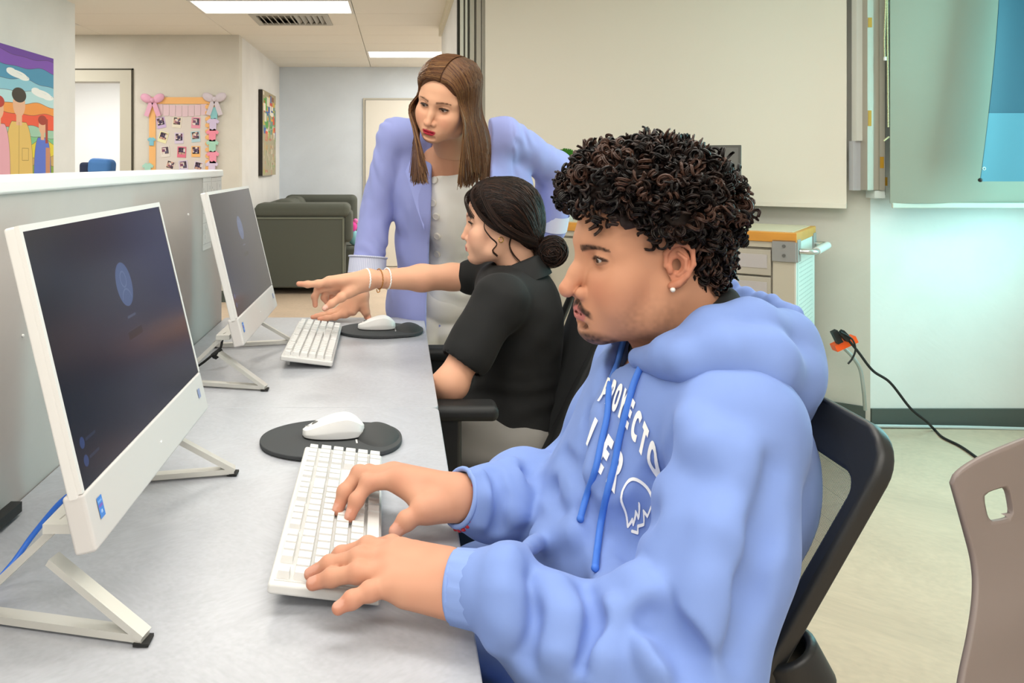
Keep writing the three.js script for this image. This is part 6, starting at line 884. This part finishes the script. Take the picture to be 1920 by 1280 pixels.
    part('bun_core', new THREE.SphereGeometry(0.037, 20, 14).translate(0.01, -0.084, -0.134).applyMatrix4(HM), std(0x2a1b15, 0.5), root);
    part('hair_tie', new THREE.TorusGeometry(0.018, 0.005, 8, 24).rotateX(0.3).translate(0.01, -0.07, -0.102).applyMatrix4(HM), M.black, root);
  }
}
// ---------------------------------------------------------------- the standing woman in the lavender blazer
{
  const t = thing('person', 'standing woman with long brown hair in a lavender blazer leaning on the desk', 'person');
  const HM = headPose(V(0.143, 1.424, -2.335), 0.98, 0.34, -0.30, 0.99), hp = (x, y, z) => V(x, y, z).applyMatrix4(HM);
  const skinC = '#d9a384', pink = '#dd8c74';
  const hs = { w: 1.02, noEar: true, smile: 0.0035, nose: 0.0, noseW: 0.92, neck: 0.88, eyeOpen: 0.0046, full: 0.78, skin: '#dba788', flush: '#d27f66', lips: '#b02c3e', browC: '#5a3826', browT: 1.05, browDy: 0.001, dark: '#2a1a16', chinUp: 0.011 };
  const HF = headField(hs); HF.cap(V(0, -0.09, -0.03), V(0, -0.24, -0.09), 0.046, 0.052, 0.03);
  const head = meshField(HF, V(-0.1, -0.2, -0.13), V(0.1, 0.125, 0.14), 0.0024, faceColor(hs)).applyMatrix4(HM);
  const ey = eyes({ gaze: V(-0.25, -0.25, 1), iris: '#4a3524' }).map(g => g.applyMatrix4(HM));
  const Rs = P(742, 256, 2.54), Re = P(706, 395, 2.58), Rc = P(688, 505, 2.53), Rw = P(674, 548, 2.51), Ls = P(945, 258, 2.56), Le = P(1040, 318, 2.74), Lw = P(1030, 430, 2.80);
  const nb = P(846, 300, 2.48);
  const B = new Field(); B.cap(hp(0, -0.1, -0.035), nb, 0.042, 0.045, 0.03).cap(Ls.clone().add(V(0, -0.03, 0)), Rs.clone().add(V(0, -0.03, 0)), 0.038, 0.038, 0.03).ell(V(0.165, 1.20, -2.54), 0.13, 0.10, 0.085, 0.05).ell(V(0.175, 1.1, -2.57), 0.12, 0.12, 0.085, 0.05).ell(V(0.18, 0.93, -2.66), 0.1, 0.13, 0.08, 0.05);
  B.cap(Rs, Re, 0.042, 0.036, 0.02).cap(Re, Rw, 0.036, 0.024, 0.02).cap(Ls, Le, 0.042, 0.036, 0.02).cap(Le, Lw, 0.036, 0.024, 0.02);
  const bodyG = meshField(B, V(-0.2, 0.72, -2.95), V(0.65, 1.4, -2.38), 0.008, (x, y, z) => mixc(lin(skinC), lin(pink), 0.12 + 0.1 * noise3(x * 30, y * 30, z * 30)));
  const dk = (u, v, y = 0.747) => { const d = FOCAL * (EYE - y) / (v - CY); return P(u, v, d); };
  const [rh] = handGeo({ pink, palm: [[P(678, 530, 2.52), P(674, 550, 2.51), 0.0245, 0.024], [P(672, 552, 2.51), P(640, 586, 2.52), 0.021, 0.013], [P(672, 552, 2.51), P(648, 588, 2.50), 0.021, 0.0135], [P(676, 554, 2.505), P(662, 584, 2.49), 0.02, 0.013], [P(680, 556, 2.50), P(684, 580, 2.5), 0.017, 0.013], [P(668, 552, 2.52), P(634, 582, 2.54), 0.018, 0.012]],
    fingers: [{ p: [P(648, 587, 2.50), P(628, 594, 2.50), dk(612, 596.5, 0.752), dk(599, 598, 0.749)], r: [0.0112, 0.0092, 0.0082, 0.0068] }, { p: [P(640, 585, 2.52), P(618, 590, 2.53), dk(600, 592.5, 0.752), dk(586, 594.5, 0.749)], r: [0.0112, 0.0092, 0.0082, 0.0068] }, { p: [P(636, 583, 2.54), P(618, 587, 2.55), dk(604, 590, 0.752), dk(592, 591.5, 0.749)], r: [0.0108, 0.0088, 0.0078, 0.0064] }, { p: [P(636, 581, 2.55), P(622, 584, 2.57), dk(612, 588, 0.752), dk(602, 589, 0.749)], r: [0.0098, 0.008, 0.007, 0.006] }, { p: [P(682, 572, 2.50), P(686, 585, 2.50), dk(689, 593, 0.757), dk(693, 599, 0.749)], r: [0.0145, 0.0112, 0.0094, 0.0076] }] }, 0.003, skinC, '#e6a898');
  const LH = new Field(); part('body', mergeC([head, ...ey, bodyG, rh]), skinMat(), t);
  for (const s of [1, -1]) part('eyelashes', tube([hp(s * 0.019, 0.0005, 0.088), hp(s * 0.027, 0.0035, 0.0925), hp(s * 0.036, 0.003, 0.0905), hp(s * 0.046, -0.0005, 0.083)], 0.0011, 16, 6), std(0x15100e, 0.6), t);
  part('earring', new THREE.SphereGeometry(0.0035, 10, 8).applyMatrix4(new THREE.Matrix4().setPosition(hp(0.077, -0.036, 0))), M.metal, t);
  { const c = P(674, 540, 2.512), dir = Rw.clone().sub(Rc).normalize(), q = new THREE.Quaternion().setFromUnitVectors(V(0, 0, 1), dir), gs = []; for (let i = 0; i < 26; i++) { const a = i / 26 * 6.283; gs.push(box(0.0062, 0.003, 0.011).rotateZ(a + 1.57).translate(0.0275 * Math.cos(a), 0.0275 * Math.sin(a), 0)); } part('wrist_watch', [...gs, cyl(0.014, 0.014, 0.006, 0, 0.03, 0).rotateZ(0.6)].map(g => g.applyQuaternion(q).translate(c.x, c.y, c.z)), std(0xc9ccd2, 0.25, { metalness: 0.8 }), t, 'silver wrist watch'); }
  // white top
  const W = new Field(), wm = std(0xf4f2ec, 0.8);
  W.ell(V(0.18, 1.10, -2.565), 0.118, 0.15, 0.098, 0.04).ell(V(0.14, 1.125, -2.505), 0.05, 0.06, 0.048, 0.05).ell(V(0.225, 1.125, -2.505), 0.055, 0.06, 0.048, 0.05).ell(V(0.19, 0.93, -2.645), 0.11, 0.15, 0.09, 0.05).ell(V(0.18, 0.80, -2.685), 0.13, 0.1, 0.1, 0.04);
  W.ell(V(0.178, 1.165, -2.535), 0.115, 0.09, 0.098, 0.04);
  W.rbox(V(0.17, 1.31, -2.52), 0.3, 0.105, 0.3, 0.01, 0.006, true); W.disp = (x, y, z) => { const q = Math.abs(x - 0.12); return 0.003 * Math.sin(y * 80 + 7 * noise3(x * 7, y * 5, z * 3)) * sstep(1.16, 1.05, y) * sstep(0.006, 0.05, q) + 0.0015 * noise3(x * 40, y * 40, z * 40); };
  const top = part('top', meshField(W, V(-0.02, 0.72, -2.85), V(0.36, 1.24, -2.38), 0.005), wm, t, 'cream white buttoned top');
  const line = [[816, 326], [813, 345], [815, 365], [812, 385], [818, 400], [820, 418], [816, 432], [821, 448], [819, 465], [821, 480]].map(([u, v]) => W.hit(u, v, 2, 3)).filter(Boolean);
  part('placket', tube(line.map(p => p.clone().add(V(0.017, 0, 0.001))), 0.003, 50, 6), wm, top);
  for (const [u, v] of [[815, 338], [812, 380], [818, 405], [820, 442], [820, 476]]) { const p = W.hit(u, v, 2, 3); if (p) { const n = W.n(p.x, p.y, p.z, 0.01), q = new THREE.Quaternion().setFromUnitVectors(V(0, 1, 0), n); part('button', [cyl(0.0115, 0.0122, 0.005, 0, 0.0025, 0, 18), new THREE.TorusGeometry(0.0095, 0.0018, 6, 18).rotateX(Math.PI / 2).translate(0, 0.004, 0)].map(g => g.applyQuaternion(q).translate(p.x, p.y, p.z)), std(0xe6e2d8, 0.4), top); } }
  // trousers
  const T = new Field(); T.ell(V(0.165, 0.78, -2.70), 0.155, 0.10, 0.112, 0.03).ell(V(0.163, 0.68, -2.70), 0.09, 0.09, 0.085, 0.01).chain([V(0.085, 0.70, -2.69), V(0.088, 0.45, -2.72), V(0.09, 0.1, -2.76)], [0.082, 0.066, 0.055], 0.006).chain([V(0.24, 0.70, -2.70), V(0.25, 0.45, -2.75), V(0.26, 0.1, -2.82)], [0.082, 0.066, 0.055], 0.006); T.disp = (x, y, z) => 0.004 * Math.sin(y * 60 + 5 * noise3(x * 5, y * 5, z * 5)) * sstep(0.75, 0.6, y) + 0.002 * noise3(x * 25, y * 25, z * 25);
  part('trousers', meshField(T, V(-0.04, 0.06, -2.95), V(0.42, 0.9, -2.52), 0.007), std(0xf0ede6, 0.85), t, 'white trousers');
  for (const [x, z] of [[0.09, -2.76], [0.26, -2.82]]) { const Q = new Field(); Q.cap(V(x, 0.05, z), V(x - 0.03, 0.035, z + 0.14), 0.038, 0.026, 0.03).plane(V(0, 0.01, 0), V(0, -1, 0)); part('shoe', meshField(Q, V(x - 0.1, -0.02, z - 0.07), V(x + 0.07, 0.11, z + 0.19), 0.007), std(0xcbb8a2, 0.5), t); }
  // blazer
  const Z = new Field(), bm = phys(0x979fd8, 0.9, { sheen: 0.3, sheenRoughness: 0.6, sheenColor: new THREE.Color(0.6, 0.62, 0.9), bumpMap: rep(weave, 40, 40), bumpScale: 0.0004 });
  Z.ell(V(0.165, 1.13, -2.565), 0.165, 0.17, 0.145, 0.04).ell(V(0.15, 0.98, -2.635), 0.165, 0.2, 0.15, 0.05).ell(V(0.145, 0.76, -2.69), 0.19, 0.18, 0.17, 0.05).ell(V(0.28, 1.08, -2.64), 0.11, 0.17, 0.1, 0.04).cap(Rs, Ls, 0.058, 0.058, 0.035).cap(V(0.165, 1.30, -2.56), V(0.165, 1.15, -2.6), 0.07, 0.11, 0.04).cap(V(0.035, 1.28, -2.565), V(0.06, 1.08, -2.58), 0.062, 0.07, 0.04).cap(V(0.30, 1.29, -2.57), V(0.28, 1.08, -2.6), 0.066, 0.08, 0.04).cap(V(0.37, 1.22, -2.64), V(0.40, 1.02, -2.70), 0.06, 0.08, 0.05);
  Z.chain([Rs.clone().add(V(-0.004, 0.006, 0)), Re, Rc], [0.052, 0.052, 0.051], 0.016).chain([Ls.clone().add(V(0.004, 0.006, 0)), Le, Lw], [0.060, 0.062, 0.055], 0.02);
  const cutEnd = (a, b, r) => { const d = b.clone().sub(a).normalize(); Z.cap(b.clone().addScaledVector(d, r * 0.98), b.clone().addScaledVector(d, r * 3), r * 0.98, r * 0.98, 0.003, true); }; cutEnd(Re, P(688, 492, 2.535), 0.05);
  Z.rbox(V(0.186, 0.95, -2.42), 0.092, 0.5, 0.2, 0.006, 0.006, true, new THREE.Matrix4().makeRotationZ(-0.03)); Z.cap(nb.clone().add(V(0, -0.05, 0.06)), hp(0, -0.06, -0.03), 0.06, 0.056, 0.015, true);
  Z.rbox(V(0.16, 0.56, -2.7), 0.4, 0.1, 0.4, 0.01, 0.004, true);
  Z.disp = (x, y, z) => 0.0022 * noise3(x * 26, y * 20, z * 26) + (x < -0.02 || x > 0.36 ? 0.003 * Math.sin(y * 70 + x * 90 + 9 * noise3(x * 9, y * 9, z * 9)) * (0.5 + 0.5 * noise3(x * 15, y * 15, z * 15)) : 0);
  const bl = part('blazer', meshField(Z, V(-0.22, 0.62, -2.98), V(0.64, 1.46, -2.36), 0.005), bm, t, 'lavender blue linen blazer');
  { const d = Rc.clone().sub(Re).normalize(), a = P(690, 482, 2.54), b = P(688, 512, 2.532), dd = b.clone().sub(a); const g = new THREE.CylinderGeometry(0.0590, 0.0605, dd.length(), 40, 4, true), pp = g.attributes.position; const q = new THREE.Quaternion().setFromUnitVectors(V(0, -1, 0), dd.normalize()); g.computeVertexNormals(); const lip = new THREE.TorusGeometry(0.0585, 0.003, 8, 40).rotateX(Math.PI / 2); g.applyQuaternion(q).translate((a.x + b.x) / 2, (a.y + b.y) / 2, (a.z + b.z) / 2); lip.applyQuaternion(q).translate(b.x, b.y, b.z); const lip2 = new THREE.TorusGeometry(0.0602, 0.003, 8, 40).rotateX(Math.PI / 2).applyQuaternion(q).translate(a.x, a.y, a.z);
    const st = canvasTex(256, 16, (c) => { c.fillStyle = '#d6d9ea'; c.fillRect(0, 0, 256, 16); c.fillStyle = '#b3b8d6'; for (let i = 0; i < 64; i++) c.fillRect(i * 4, 0, 1.6, 16); }); part('cuff', [g, lip, lip2], std(0xffffff, 0.8, { map: st, side: THREE.DoubleSide }), bl, 'pale striped turned back cuff'); }
  { const a = P(1036, 398, 2.785), b = P(1030, 426, 2.8), dd = b.clone().sub(a), q = new THREE.Quaternion().setFromUnitVectors(V(0, -1, 0), dd.clone().normalize()); part('cuff', new THREE.CylinderGeometry(0.06, 0.062, dd.length(), 32, 1, true).applyQuaternion(q).translate((a.x + b.x) / 2, (a.y + b.y) / 2, (a.z + b.z) / 2), std(0xcdd0e6, 0.8, { side: THREE.DoubleSide }), bl); }
  // lapels and pocket
  const lapel = (pts) => { const q = pts.map(([u, v]) => Z.hit(u, v, 2, 3.2)).filter(Boolean); if (q.length < 4) return; const pos = [], idx = []; q.forEach(p => { const n = Z.n(p.x, p.y, p.z, 0.01); pos.push(p.x + n.x * 0.006, p.y + n.y * 0.006, p.z + n.z * 0.006); }); for (let i = 1; i + 1 < q.length; i++) idx.push(0, i, i + 1); const g = new THREE.BufferGeometry(); g.setAttribute('position', new THREE.Float32BufferAttribute(pos, 3)); g.setIndex(idx); g.computeVertexNormals(); part('lapel', g, phys(0x9ea7e2, 0.9, { side: THREE.DoubleSide }), bl); };
  lapel([[797, 330], [780, 262], [770, 300], [762, 322], [780, 380], [797, 430]]);
  // hair
  {
    const C = new Field(); C.ell(V(0, 0.038, -0.014), 0.083, 0.088, 0.096, 0.02).ell(V(0, 0.066, 0.03), 0.07, 0.056, 0.056, 0.03).ell(V(0, -0.05, -0.06), 0.074, 0.07, 0.045, 0.03).ell(V(0.01, -0.13, -0.06), 0.08, 0.09, 0.035, 0.03);
    C.ell(V(0, -0.01, 0.108), 0.066, 0.096, 0.064, 0.016, true);
    const hairM = phys(0xffffff, 0.36, { vertexColors: true, specularIntensity: 0.6 });
    const root = part('hair', paint(meshField(C, V(-0.12, -0.24, -0.14), V(0.12, 0.15, 0.12), 0.0045), lin('#5a3822')).applyMatrix4(HM), hairM, t, 'long straight brown hair with golden strands');
    const r = rng(99), gs = [], tones = ['#553726', '#62412c', '#6f4b32', '#7d5939', '#8f6a44', '#4a2f21'];
    for (let i = 0; i < 4600; i++) {
      const s = r() < 0.47 ? -1 : 1, zz = 0.084 - 0.167 * Math.pow(r(), 1.1), zf = (zz + 0.083) / 0.167; // 1 at the front
      const st = V(0.012 + s * 0.002, 0.118 - 9.5 * (zz + 0.012) ** 2 * (zz > -0.01 ? 0.45 : 1.2), zz), lv = 0.002 + 0.006 * r();
      const q = [st, V(s * 0.040 + 0.006, 0.112 - 0.025 * zf, zz * 1.0 + 0.012 * zf), V(s * 0.070, 0.072 - 0.01 * zf, zz * 0.95 + 0.012 * zf), V(s * 0.083, 0.02, zz * 0.8 + 0.012 * zf), V(s * 0.086, -0.03, zz * 0.7 + 0.008)].map((p, k) => { const o = V(0, 0.03, -0.01), d = p.clone().sub(o).normalize(); if (k < 4) { const h = C.march(o.clone().addScaledVector(d, 0.25), d.clone().negate(), 0, 0.25); if (h && h.distanceTo(p) < 0.05) return h.addScaledVector(d, lv * (k ? 1 : 0.3)); } return p.addScaledVector(V(s, 0, 0), lv); }).map(p => p.applyMatrix4(HM));
      const a = q[4], f = r(), e = s < 0 ? P(768 + 36 * (0.6 * zf + 0.4 * f), 318 + 24 * r(), 2.27 + 0.10 * (1 - zf)) : P(918 - 62 * Math.pow(zf, 1.3) * (0.55 + 0.45 * f), 300 + 55 * (0.4 + 0.6 * f) * (0.6 + 0.4 * zf), 2.30 + 0.10 * (1 - zf));
      const m1 = a.clone().lerp(e, 0.35).add(V(s * 0.012 * (1 - zf), 0.0, 0.004)), m2 = a.clone().lerp(e, 0.7).add(V(s * 0.01 * (1 - zf), 0, 0.004)); const ln = 0.72 + 0.33 * r(), pts = [...q, m1, m2, a.clone().lerp(e, ln)];
      const tn = Math.min(5, Math.floor(r() * (2.6 + 2.6 * zf))); gs.push(strandGeo(pts, 0.0007 + 0.0006 * r(), 16, 3, lin(tones[(tn + (r() < 0.12 ? 5 : 0)) % 6])));
    }
    part('strands', mergeC(gs), hairM, root).userData.kind = 'stuff';
  }
}
scene.traverse(o => { if (o.isMesh) { o.castShadow = true; o.receiveShadow = true; } });
renderer.render(scene, camera);
